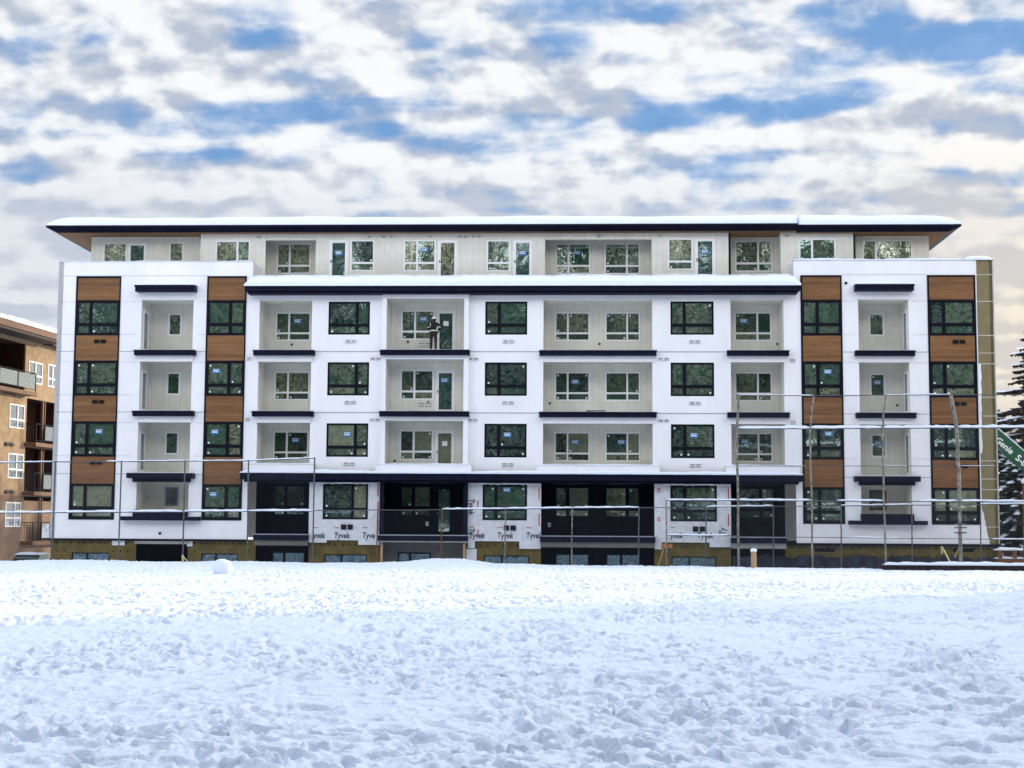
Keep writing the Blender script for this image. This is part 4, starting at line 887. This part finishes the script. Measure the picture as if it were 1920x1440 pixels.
m.build('windows', 'glass_dark', car); part('roof', 'car_paint', car, ((-.64, -.37, zr - .06), (.64, 1.07, zr)))
s = MB(); snow_strip(s, -.68, .68, -.42, 1.1, zr, .11, 81, .3, .12, .3); s.build('roof_snow', 'snow_cap', car); s = MB(); snow_strip(s, -.7, .7, -2.1, -1.15, 1.0, .09, 82, .3); s.build('bonnet_snow', 'snow_cap', car)
for sx in (-1, 1):
    part('headlight', 'lamp_glass', cb, ((sx * .55 - .16, -2.235, .62), (sx * .55 + .16, -2.12, .76)))
    for y in (-1.35, 1.35): m = MB(); m.tube([(sx * .92, y, .33), (sx * .70, y, .33)], .33, 18); wo = m.build('wheel', 'tyre', car, False); m = MB(); m.tube([(sx * .935, y, .33), (sx * .921, y, .33)], .2, 14); m.build('rim', 'rim', wo)
# boom lift standing behind the right end
mat('lift_green', (.006, .075, .028), .4, .06, spec=.5)
FK = Frame(0, 88.5, 0); c0 = FK.at(1871, 824); c1 = FK.at(1920, 866); ang = math.atan2(c1[1] - c0[1], c1[0] - c0[0]); Lb = 7.0
lift = thing('boom_lift', 'green boom lift with white lettering raised behind the right end of the white building', 'boom lift', (0, 88.5, 0))
ca, sa = math.cos(ang), math.sin(ang)
def bq(s, t): return (c0[0] + ca * s - sa * t, c0[1] + sa * s + ca * t)
half = .42; e_ = (-1.6 - 1.9 - c0[1]) / sa if False else (1.0 - c0[1]) / sa
m = MB()
def beam2(mb, s0, s1, hf, y0, y1):
    c = [bq(s0, -hf), bq(s1, -hf), bq(s1, hf), bq(s0, hf)]; n = len(mb.v); mb.v += [(x, y0, z) for x, z in c] + [(x, y1, z) for x, z in c]
    for q_ in ((0, 1, 2, 3), (7, 6, 5, 4), (0, 4, 5, 1), (1, 5, 6, 2), (2, 6, 7, 3), (3, 7, 4, 0)): mb.f.append(tuple(n + i for i in q_)); mb.mi.append(0)
beam2(m, -1.0, e_, half, -.28, .28); bo_ = m.build('boom', 'lift_green', lift); m = MB(); beam2(m, -3.6, -.99, half * .72, -.2, .2); m.build('boom_section', 'vent_white', lift)
s = MB(); beam2(s, -3.5, e_ - .4, .035, -.24, .24)
for i, v in enumerate(s.v): s.v[i] = (v[0] - sa * (half + .036), v[1], v[2] + ca * (half + .036))
s.build('boom_snow', 'snow_cap', lift)
p0 = bq(-.18, -.26); lettering('lettering', 'Genie', .52, 'white_label', bo_, p0[0], -.285, p0[1], ang, .15); p0 = bq(1.42, -.30); lettering('lettering', 'S-85', .56, 'white_label', bo_, p0[0], -.285, p0[1], ang, .0)
pe = bq(e_, 0); bx = pe[0] - .6
part('turntable', 'lift_green', lift, ((bx - 1.1, -1.1, -.05), (bx + 1.6, 1.1, 1.3))); part('chassis', 'vent_black', lift, ((bx - 1.5, -1.0, -1.0), (bx + 1.7, 1.0, -.4))); part('slew_ring', 'vent_black', lift, ((bx - .5, -.5, -.4), (bx + .5, .5, -.05)))
for wx in (-1.25, 1.4):
    for wy in (-1.2, .85): m = MB(); m.tube([(bx + wx, wy, -1.08), (bx + wx, wy + .35, -1.08)], .52, 20); wo = m.build('wheel', 'tyre', lift); m = MB(); m.tube([(bx + wx, wy - .012, -1.08), (bx + wx, wy - .001, -1.08)], .28, 14); m.build('rim', 'vent_white', wo)
pt = bq(-3.5, 0); m = MB()
for x in (-.9, .9):
    for y in (-.45, .45): m.tube([(pt[0] - .6 + x, y, pt[1] + .1), (pt[0] - .6 + x, y, pt[1] + 1.2)], .03, 6)
for z in (.1, .65, 1.2):
    for y in (-.45, .45): m.tube([(pt[0] - 1.5, y, pt[1] + z), (pt[0] + .3, y, pt[1] + z)], .03, 6)
    for x in (-1.5, .3): m.tube([(pt[0] + x, -.45, pt[1] + z), (pt[0] + x, .45, pt[1] + z)], .03, 6)
m.box((pt[0] - 1.5, -.45, pt[1] + .02), (pt[0] + .3, .45, pt[1] + .09)); m.build('basket', 'lift_green', lift)
# ================================================================== TREES
mat('needles', (.030, .060, .036), .7, .3, 2.0); mat('needles_rust', (.062, .048, .030), .7, .3, 2.0); mat('needles_bright', (.055, .085, .030), .7, .3, .4); mat('bark', (.07, .045, .03), .9, .2, 4)
def conifer(name, label, x, y, z0, H, Rr, needle, nb=90, sp=1.0, snowy_=.55, seed=1, group=None):
    g = random.Random(seed); t = thing(name, label, 'tree', (x, y, z0), g.uniform(0, 6), group)
    m = MB(); m.tube([(0, 0, 0), (.05, .02, H * .4), (-.02, .03, H * .75), (0, 0, H)], .28, 9, r2=.03); m.build('trunk', 'bark', t, True)
    c, br, s = MB(), MB(), MB()
    for i in range(nb):
        f = (i + g.random()) / nb; zz = H * (.10 + .89 * f ** .92); ln = max(.3, Rr * (1 - f) ** .8 * g.uniform(.55, 1.2)) + .12; az = i * 2.4 + g.uniform(-.5, .5); d = Vector((math.cos(az), math.sin(az), 0)); sd = Vector((-d.y, d.x, 0)); pts = []; n = 6
        up = g.uniform(-.02, .22) if f > .5 else g.uniform(-.15, .08)
        for k in range(n + 1): q = k / n; pts.append(d * (ln * q) + Vector((0, 0, zz + ln * (up * q - .34 * q * q + .16 * q ** 4))))
        br.tube(pts, .035 * (1 - f) + .012, 4, r2=.006)
        for k in range(int(ln * 15 * sp) + 4):     # needle sprays along the bough
            q = g.uniform(.12, 1.02); kk = min(n - 1, int(q * n)); b0 = pts[kk].lerp(pts[kk + 1], q * n - kk); w = (1.12 - q) * ln * .34 + .10
            sgn = g.choice((-1, 1)); tip = b0 + sd * (sgn * w * g.uniform(.5, 1.1)) + d * (w * g.uniform(.3, .9)) + Vector((0, 0, -w * g.uniform(.05, .5))); ax = (tip - b0); wd = ax.cross(Vector((0, 0, 1))).normalized() * g.uniform(.05, .11)
            mid = b0 + ax * .5; c.quad(b0, mid + wd, tip, mid - wd)
            hang = mid + Vector((0, 0, -g.uniform(.08, .22))); c.quad(b0, hang, tip, mid)
        if g.random() < snowy_:
            for k in range(int(ln * 4.5) + 2):
                q = g.uniform(.3, .98); kk = min(n - 1, int(q * n)); b0 = pts[kk].lerp(pts[kk + 1], q * n - kk) + Vector((0, 0, .05)); l2 = g.uniform(.16, .46); w2 = g.uniform(.10, .30) * (1.2 - q * .5); dd = (pts[kk + 1] - pts[kk]).normalized(); hh = g.uniform(.05, .11)
                P = [b0 - dd * l2, b0 - sd * w2 + Vector((0, 0, -.05)), b0 + dd * l2, b0 + sd * w2 + Vector((0, 0, -.05))]; tp = b0 + Vector((0, 0, hh))
                for e in range(4): s.quad(P[e], P[(e + 1) % 4], tp)
    c.build('crown', needle, t); br.build('branches', 'bark', t)
    if s.f: s.build('crown_snow', 'snow_cap', t)
    return t
q = Frame(0, 94, 0).at(1932, 612); conifer('fir_tree', 'tall sparse fir with rusty drooping boughs against the warm sky at right', q[0], 94, -1.6, q[1] + 1.6, 5.4, 'needles_rust', 105, 1.35, .55, 3, 'firs at the right edge')
q = Frame(0, 91.5, 0).at(1893, 772); conifer('fir_tree', 'dark green fir thick with snow clumps behind the green boom', q[0] + .3, 96, -1.6, q[1] + 2.4, 5.6, 'needles', 150, 1.6, 1.0, 5, 'firs at the right edge')
q = Frame(0, 90.5, 0).at(1915, 860); conifer('fir_tree', 'low bushy snow-dusted fir behind the snowy timber stack', q[0] + .4, 92.5, -1.6, q[1] + 2.0, 3.3, 'needles', 160, 1.9, .9, 9, 'firs at the right edge')
# -- woods round the field: behind the photographer (seen in the glass) and to the right (shading the field)
def wood(name, spots, seed, needle='needles_bright', dens=1.0, full=.75):
    g = random.Random(seed); c, s = MB(), MB()
    for x, y, H, Rr in spots:
        o = Vector((x, y, -.3)); c.tube([o, o + Vector((0, 0, H * .9))], .3, 5, 1, r2=.05)
        for i in range(int(300 * dens)):
            f = g.random() ** 1.25; zz = H * (.06 + .93 * f); ln = Rr * (1 - f) ** full * g.uniform(.5, 1.15) + .2; az = g.uniform(0, 6.283); d = Vector((math.cos(az), math.sin(az), 0)); sd = Vector((-d.y, d.x, 0)); w = .22 * ln + .3; a = o + Vector((0, 0, zz)); tip = a + d * ln + Vector((0, 0, -.3 * ln)); mid = a + d * (ln * .6) + Vector((0, 0, -.02 * ln))
            c.quad(a, mid + sd * w + Vector((0, 0, -.25)), tip, mid - sd * w + Vector((0, 0, -.25)))
            if g.random() < .24: m2 = mid + Vector((0, 0, .1)); c.quad(m2 - d * .15 * ln, m2 + sd * w * .6, m2 + d * ln * .3 + Vector((0, 0, -.1 * ln)), m2 - sd * w * .6, mi=2)
    o = c.build(name, [needle, 'bark', 'snow_cap'], None); tag(o, None, None, None, 'stuff'); return o
g = random.Random(4)
sp_ = []
for row, yy in ((0, -15), (1, -22), (2, -30)):
    for i in range(34):
        x = -84 + i * 5.2 + g.uniform(-2, 2) + row * 2
        sp_.append((x, yy + g.uniform(-2.5, 2.5), g.uniform(37, 47) + row * 3, g.uniform(4.6, 6.2)))
o = wood('woods', sp_, 8, dens=1.7, full=.5); o['label'] = 'tall snowy conifer woods behind the photographer, mirrored in the windows'; o['category'] = 'woods'
sp_ = []
for i in range(60):
    x = 27 + 32 * g.random(); ymax = 33.0 + .60 * x - 5; y = ymax - 42 * g.random() ** 1.4
    if x - 5.2 < .40 * y + 1.5: x = .40 * y + 7 + g.uniform(0, 4)
    sp_.append((x, min(y, 33.0 + .60 * x - 5), g.uniform(15, 24), g.uniform(3.2, 4.8)))
edge_ = [q for q in sp_ if q[1] > 33.0 + .60 * q[0] - 12]; deep_ = [q for q in sp_ if q not in edge_]
o = wood('woods', edge_, 19, dens=.55); o['label'] = 'thin conifers at the far end of the woods on the right, out of frame'; o['category'] = 'woods'
o = wood('woods', deep_, 9, dens=2.0); o['label'] = 'conifer woods along the right side of the field, out of frame'; o['category'] = 'woods'
sp_ = [(24 + i * 3.1 + g.uniform(-1, 1), 116 + g.uniform(-3, 10), g.uniform(16, 20), g.uniform(2.8, 3.8)) for i in range(5)]  # unseen trees added only to cast shade on the tan block's foot
o = wood('woods', sp_, 12); o['label'] = 'added conifers, unseen behind the white building, that shade the foot of the tan block'; o['category'] = 'woods'
# ================================================================== GROUND AND TRAMPLED SNOW
def sheet(name, prof, x0, x1, m, nx=2):
    mb = MB()
    for i in range(len(prof) - 1):
        (ya, za), (yb, zb) = prof[i], prof[i + 1]; mb.quad((x0, ya, za), (x1, ya, za), (x1, yb, zb), (x0, yb, zb))
    o = mb.build(name, m, None); tag(o, None, None, None, 'structure'); return o
gr = sheet('ground', [(-600, -.30), (66.4, -.30), (69.5, -1.6), (3500, -1.6)], -3000, 3000, 'snow_cap')
def hsh(ix, iy, s):
    h = (ix.astype(np.int64) * 374761393 + iy.astype(np.int64) * 668265263 + s * 974711) & 0xffffffff
    h = ((h ^ (h >> 13)) * 1274126177) & 0xffffffff; h = (h ^ (h >> 16)) & 0xffffffff; return h.astype(np.float64) / 4294967295.0
def vnoise(x, y, s):
    ix, iy = np.floor(x), np.floor(y); fx, fy = x - ix, y - iy; ix = ix.astype(np.int64); iy = iy.astype(np.int64)
    ux, uy = fx * fx * fx * (fx * (fx * 6 - 15) + 10), fy * fy * fy * (fy * (fy * 6 - 15) + 10)
    def gd(dx, dy):
        a = hsh(ix + dx, iy + dy, s) * 6.28318; return np.cos(a) * (fx - dx) + np.sin(a) * (fy - dy)
    a, b, c, d = gd(0, 0), gd(1, 0), gd(0, 1), gd(1, 1); return ((a + (b - a) * ux) + ((c + (d - c) * ux) - (a + (b - a) * ux)) * uy) * 1.5
def worley(x, y, s, sx=1.0):
    ix, iy = np.floor(x), np.floor(y); best = np.full(x.shape, 9.0); rnd = np.zeros(x.shape)
    for dx in (-1, 0, 1):
        for dy in (-1, 0, 1):
            cx, cy = (ix + dx).astype(np.int64), (iy + dy).astype(np.int64); ax, ay = x - (cx + hsh(cx, cy, s)), y - (cy + hsh(cx, cy, s + 1)); th = hsh(cx, cy, s + 2) * 3.1416; ct, st_ = np.cos(th), np.sin(th)
            d = np.sqrt((ax * ct + ay * st_) ** 2 + ((-ax * st_ + ay * ct) * sx) ** 2); m = d < best; best = np.where(m, d, best); rnd = np.where(m, hsh(cx, cy, s + 3), rnd)
    return best, rnd
ss = lambda a, b, x: (lambda t: t * t * (3 - 2 * t))(np.clip((x - a) / (b - a), 0, 1))
rr = [3.0]
while rr[-1] < 66.5: r_ = rr[-1]; rr.append(r_ + max(.026, min(.10, r_ * r_ / (1.7 * 1493) * .55)) * (3.0 if r_ < 8.5 else 1))
rr = np.array(rr); A = np.linspace(-R(23), R(23), 1300)
RR, AA = np.meshgrid(rr, np.tan(A), indexing='ij'); Y = RR; X = (RR + 12) * AA
tramp = .30 + .70 * ss(-.35, .30, vnoise(X / 3.1, Y / 4.5, 1) + .4 * vnoise(X / 1.1, Y / 1.3, 2))
Z0 = .07 * vnoise(X / 5.5, Y / 6.5, 3) + .05 * vnoise(X / 1.5, Y / 1.9, 4); Z = np.zeros(X.shape)
wx, wy = X + .10 * vnoise(X / .35, Y / .35, 5), Y + .10 * vnoise(X / .35, Y / .35, 6)
n3 = vnoise(wx / .15, wy / .15, 7); n4 = vnoise(X / .065, Y / .065, 8)
d1, r1 = worley(wx / .42, wy / .50, 10, 1.7); d1 = d1 + .05 * n3
Z -= .150 * (.25 + .75 * r1) * tramp * ss(.46, .27, d1)                       # boot holes: flat floor, steep side
Z += .035 * ss(.16, .0, np.abs(d1 - .52)) * tramp * (.6 + .8 * n3)            # rim of pushed-up snow
d2, r2 = worley(wx / .23, wy / .28, 20, 1.4); Z -= .065 * ss(.46, .20, d2) * (r2 > .40) * tramp
Z += .024 * n3 * tramp + .010 * n4 * tramp
d3, r3 = worley(X / .13 + .5 * n3, Y / .15, 30); Z += .034 * ss(.52, .05, d3) * (r3 > .45) * tramp      # crumbs thrown up by feet
d4, r4 = worley(X / .24 + .4 * n3, Y / .28, 33); Z += .075 * ss(.42, .10, d4) * (r4 > .72) * (tramp > .7) * (1 + .5 * n3)
Z = np.where(Z > .008, .010 + .042 * np.tanh((Z - .010) / .055), Z) + Z0
# walkers' trails: alternate boot prints, each with a pushed-up rim
tg = random.Random(12); ls = rr.searchsorted
for (xa, ya, xb, yb) in ((-6, 9, 9, 48), (-14, 38, 16, 22), (-3.5, 9, 2.0, 16), (4, 10, -12, 44), (-12, 24, 14, 36), (1.0, 10, 12, 30), (-9, 50, 18, 44), (-4, 13, 6, 12), (3.5, 9.5, 6.5, 22)):
    d = Vector((xb - xa, yb - ya, 0)); ln = d.length; d.normalize(); sd = Vector((-d.y, d.x, 0)); n = int(ln / .62); wob = tg.uniform(0, 6)
    for i in range(n):
        c = Vector((xa, ya, 0)) + d * (ln * i / n + tg.uniform(-.06, .06)) + sd * ((.13 if i % 2 else -.13) + .5 * math.sin(i * .11 + wob)); th = math.atan2(d.y, d.x) + tg.uniform(-.25, .25); ct, st_ = math.cos(th), math.sin(th)
        a, b = ls(c.y - .5), ls(c.y + .5); ang0, ang1 = math.atan2(c.x - .5, c.y + 12), math.atan2(c.x + .5, c.y + 12); k0, k1 = int(np.searchsorted(A, ang0)), int(np.searchsorted(A, ang1))
        if a >= b or k0 >= k1 or c.y < 8: continue
        ddx, ddy = X[a:b, k0:k1] - c.x, Y[a:b, k0:k1] - c.y; q1, q2 = (ddx * ct + ddy * st_) / .20, (-ddx * st_ + ddy * ct) / .105; q = np.sqrt(q1 * q1 + q2 * q2)
        Z[a:b, k0:k1] += -.12 * tg.uniform(.6, 1.1) * ss(1.15, .75, q) + .030 * np.exp(-((q - 1.45) / .28) ** 2)
# far edge follows the ridge seen in the photograph
ex = np.array([fpt(x, y, -.6).x for x, y in ((-200, 1048), (0, 1050), (640, 1053), (760, 1053), (815, 1047), (870, 1048.5), (930, 1055), (960, 1056), (1200, 1060), (1440, 1063), (1660, 1067), (1920, 1069), (2200, 1071))])
ez = np.array([fpt(x, y, -.6).z for x, y in ((-200, 1048), (0, 1050), (640, 1053), (760, 1053), (815, 1047), (870, 1048.5), (930, 1055), (960, 1056), (1200, 1060), (1440, 1063), (1660, 1067), (1920, 1069), (2200, 1071))])
crest = np.interp(X, ex, ez); fl = ss(52, 65.5, Y)
Z = Z * (1 - .20 * fl) + (crest - .02) * fl
# vehicle-like smooth band and packed track running across near the far side
bd = np.exp(-((Y - (47 + .35 * X)) / 1.6) ** 2) * ss(2, 12, X); Z = Z * (1 - .8 * bd)
edge = ss(66.0, 66.5, Y); Z = Z - edge * .9
side = ss(R(23), R(21.6), np.abs(np.arctan(AA))); Z = Z * side - .29 * (1 - side)
sb = np.exp(-(((X - sbp.x) ** 2 + (Y - sbp.y) ** 2) / .5)); Z = Z * (1 - sb)
nr, nc = X.shape; co = np.stack([X, Y, Z], -1).reshape(-1, 3).astype(np.float32)
i0 = (np.arange(nr - 1)[:, None] * nc + np.arange(nc - 1)[None, :]).ravel(); fc_ = np.stack([i0, i0 + 1, i0 + nc + 1, i0 + nc], -1).astype(np.int32)
me = bpy.data.meshes.new('snow_ground'); me.vertices.add(len(co)); me.vertices.foreach_set('co', co.ravel()); me.loops.add(fc_.size); me.loops.foreach_set('vertex_index', fc_.ravel()); me.polygons.add(len(fc_)); me.polygons.foreach_set('loop_start', np.arange(0, fc_.size, 4, dtype=np.int32)); me.polygons.foreach_set('loop_total', np.full(len(fc_), 4, dtype=np.int32)); me.polygons.foreach_set('use_smooth', np.ones(len(fc_), dtype=bool)); me.update(calc_edges=True); me.materials.append(M['snow'])
o = bpy.data.objects.new('snow_ground', me); COL.objects.link(o); tag(o, None, None, None, 'structure')
# ================================================================== SKY, SUN, CAMERA
SUN_EL, SUN_AZ = 11.0, (0.865, 0.50)          # direction towards the sun: right of the field, a little behind the facade
w = bpy.data.worlds.new('World'); S.world = w; w.use_nodes = True; t = NT(w.node_tree); bg = w.node_tree.nodes['Background']
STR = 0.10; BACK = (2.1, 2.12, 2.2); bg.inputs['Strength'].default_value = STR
sky = t.n('ShaderNodeTexSky', sky_type='NISHITA', sun_disc=False); sky.sun_elevation = R(SUN_EL); sky.sun_rotation = math.atan2(SUN_AZ[0], SUN_AZ[1]); sky.air_density = 1.0; sky.dust_density = .6; sky.ozone_density = 2.0
tc = t.n('ShaderNodeTexCoord'); sp = t.n('ShaderNodeSeparateXYZ'); t.l(tc.outputs['Generated'], sp.inputs[0]); dx, dy, dz = sp.outputs
zc = t.math('ADD', t.math('MAXIMUM', dz, 0.0), .10)
px_, py_ = t.math('DIVIDE', dx, zc), t.math('DIVIDE', dy, zc)
def plane(px, py):
    r = ray(px, py).normalized(); z = max(r.z, 0) + .10; return r.x / z, r.y / z
def cloud_noise(ox, oy, scale, detail, rough, dist, sy=2.5, rot=-28, src=None):
    cb = t.n('ShaderNodeCombineXYZ'); t.l(t.math('ADD', px_, ox), cb.inputs[0]); t.l(t.math('ADD', py_, oy), cb.inputs[1])
    mp = t.n('ShaderNodeMapping'); mp.inputs['Rotation'].default_value = (0, 0, R(rot)); mp.inputs['Scale'].default_value = (1.0, sy, 1); t.l(cb.outputs[0], mp.inputs[0])
    a = t.n('ShaderNodeTexNoise', i_Scale=scale, i_Detail=detail, i_Roughness=rough, i_Distortion=dist); t.l(mp.outputs[0], a.inputs['Vector'])
    return a.outputs[0]
def puff_noise(scale, off, detail=8.0, rough=.58):
    mp = t.n('ShaderNodeMapping'); mp.inputs['Scale'].default_value = (1, 1, 1.6); mp.inputs['Location'].default_value = off; t.l(tc.outputs['Generated'], mp.inputs[0])
    a = t.n('ShaderNodeTexNoise', i_Scale=scale, i_Detail=detail, i_Roughness=rough, i_Distortion=.25); t.l(mp.outputs[0], a.inputs['Vector']); return a.outputs[0]
d0 = cloud_noise(3.7, 1.2, 2.1, 8.0, .52, .25)
s0 = cloud_noise(3.7, 1.2, 2.1, 2.5, .45, .25); s1 = cloud_noise(3.7 + .045, 1.2 - .10, 2.1, 2.5, .45, .25)
p0 = puff_noise(16.0, (.3, .7, .2), 9.0, .54)
q0 = puff_noise(16.0, (.3, .7, .2), 3.0, .5); q1 = puff_noise(16.0, (.3 - .006, .7, .2 - .017), 3.0, .5)
b0 = puff_noise(36.0, (.9, .1, .5), 5.0, .5); b1 = puff_noise(36.0, (.9 - .003, .1, .5 - .013), 5.0, .5)
# openings in the cloud deck, each at its own place in the sky
gaps = [(30, 328, 70, 24, .30), (330, 265, 120, 34, .31), (430, 235, 70, 34, .32), (560, 212, 130, 20, .26), (640, 262, 90, 16, .22), (790, 185, 50, 24, .30), (480, 45, 50, 46, .34), (110, 90, 110, 36, .20), (1130, 15, 140, 30, .32), (1060, 60, 70, 30, .24), (1020, 232, 70, 14, .28), (1240, 225, 170, 18, .28), (1560, 185, 120, 26, .32), (1490, 165, 70, 20, .26), (1640, 108, 150, 26, .31), (1850, 75, 130, 30, .38), (1740, 148, 140, 16, .24), (1590, 25, 80, 34, .26), (1880, 165, 70, 18, .24), (760, 75, 70, 18, .15)]
slopes = {1240: -.20, 1560: -.25, 1640: -.22, 1850: -.14, 1740: -.20, 560: -.10, 640: -.22, 330: .05}
gap = None
for gx, gy, sx, sy, am in gaps:
    cx, cy = plane(gx, gy); ex_, ey_ = plane(gx + sx, gy + sx * slopes.get(gx, 0)); fx_, fy_ = plane(gx, gy - sy)
    ax_, ay_ = ex_ - cx, ey_ - cy; bx_, by_ = fx_ - cx, fy_ - cy; det = ax_ * by_ - ay_ * bx_
    qx, qy = t.math('SUBTRACT', px_, cx), t.math('SUBTRACT', py_, cy)
    a = t.math('SUBTRACT', t.math('MULTIPLY', qx, by_ / det), t.math('MULTIPLY', qy, bx_ / det)); b = t.math('SUBTRACT', t.math('MULTIPLY', qy, ax_ / det), t.math('MULTIPLY', qx, ay_ / det))
    r2 = t.math('ADD', t.math('MULTIPLY', a, a), t.math('MULTIPLY', b, b)); e = t.ramp(r2, 0, 3.4, am, 0)
    gap = e if gap is None else t.math('MAXIMUM', gap, e)
cov = t.math('ADD', t.math('ADD', t.math('MULTIPLY', t.math('SUBTRACT', d0, .5), 1.15), t.math('MULTIPLY', t.math('SUBTRACT', p0, .5), .55)), t.math('ADD', t.ramp(dz, .14, .25, .44, .20), t.math('MULTIPLY', t.math('SUBTRACT', b0, .5), .65)))
cov = t.math('SUBTRACT', t.math('SUBTRACT', cov, t.math('MULTIPLY', gap, .84)), t.ramp(dz, .40, .80, 0, .08))
dens = t.ramp(cov, -.20, .24)
shade = t.math('ADD', t.math('MULTIPLY', t.math('SUBTRACT', s0, s1), 1.5), t.math('ADD', t.math('MULTIPLY', t.math('SUBTRACT', q0, q1), 2.6), t.math('MULTIPLY', t.math('SUBTRACT', b0, b1), 1.3)))
thick = t.ramp(cov, .05, .5)                           # thin edges glow, thick middles grey
lit = t.ramp(t.math('SUBTRACT', shade, t.math('MULTIPLY', thick, .20)), -.48, .20)
K = 1 / STR
low = t.ramp(dz, .185, .25, 0, 1)                       # the deck turns grey near the rooftops
back = t.math('MULTIPLY', t.ramp(dy, -.75, .25, 1, 0), t.ramp(dz, .35, .85, 1, .15))      # unseen sky behind the camera, brightened as added fill for the facade
sunw = t.math('ADD', t.math('MULTIPLY', dx, SUN_AZ[0]), t.math('MULTIPLY', dy, SUN_AZ[1]))
warm = t.math('MULTIPLY', t.ramp(sunw, .60, .78), t.ramp(dz, .12, .28, 1, .12))
white = t.mix(warm, (.68 * K, .69 * K, .70 * K), (.86 * K, .76 * K, .59 * K))
grey = t.mix(warm, (.355 * K, .395 * K, .475 * K), (.45 * K, .42 * K, .40 * K))
cl = t.mix(t.math('ADD', t.math('MULTIPLY', lit, t.math('ADD', t.math('MULTIPLY', low, .55), .45)), t.math('MULTIPLY', t.math('SUBTRACT', 1.0, low), .16)), grey, white)
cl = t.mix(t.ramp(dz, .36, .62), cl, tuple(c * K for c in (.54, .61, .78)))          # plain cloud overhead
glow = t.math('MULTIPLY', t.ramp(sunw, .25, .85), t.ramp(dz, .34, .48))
cl = t.mix(glow, cl, tuple(c * K for c in (3.3, 3.25, 3.2)))      # added fill above the frame, lights the snow from the sun's side
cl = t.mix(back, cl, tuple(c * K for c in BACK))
skc = t.mix(1.0, sky.outputs[0], (.75, .88, 1.1), 'MULTIPLY')
blue = t.mix(.75, skc, (.10 * K, .255 * K, .52 * K))
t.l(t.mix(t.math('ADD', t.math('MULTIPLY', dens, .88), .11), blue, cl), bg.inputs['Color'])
sl = bpy.data.lights.new('sun', 'SUN'); sl.energy = 2.9; sl.angle = R(.6); sl.color = (1, .84, .62); so = bpy.data.objects.new('sun', sl); COL.objects.link(so)
h = math.hypot(*SUN_AZ); dvec = Vector((SUN_AZ[0] / h * math.cos(R(SUN_EL)), SUN_AZ[1] / h * math.cos(R(SUN_EL)), math.sin(R(SUN_EL)))); so.rotation_euler = dvec.to_track_quat('Z', 'Y').to_euler(); so.location = (60, 30, 40)
cam = bpy.data.cameras.new('camera'); cam.lens = F / 1920 * 36; cam.sensor_width = 36; cam.clip_start = .1; cam.clip_end = 8000; co_ = bpy.data.objects.new('camera', cam); COL.objects.link(co_)
right = (ray(960 + 1000, 720) - ray(960, 720)).normalized(); fwd = ray(960, 720).normalized(); upv = right.cross(fwd)
co_.matrix_world = Matrix.Translation((0, 0, EYE)) @ Matrix((right, upv, -fwd)).transposed().to_4x4(); S.camera = co_
S.view_settings.view_transform = 'Standard'; S.view_settings.look = 'None'; S.view_settings.exposure = 0.50; S.view_settings.gamma = 1.0
S.render.engine = 'CYCLES'; S.cycles.max_bounces = 6; S.cycles.diffuse_bounces = 3; S.cycles.glossy_bounces = 3; S.cycles.use_denoising = True; S.cycles.caustics_reflective = False
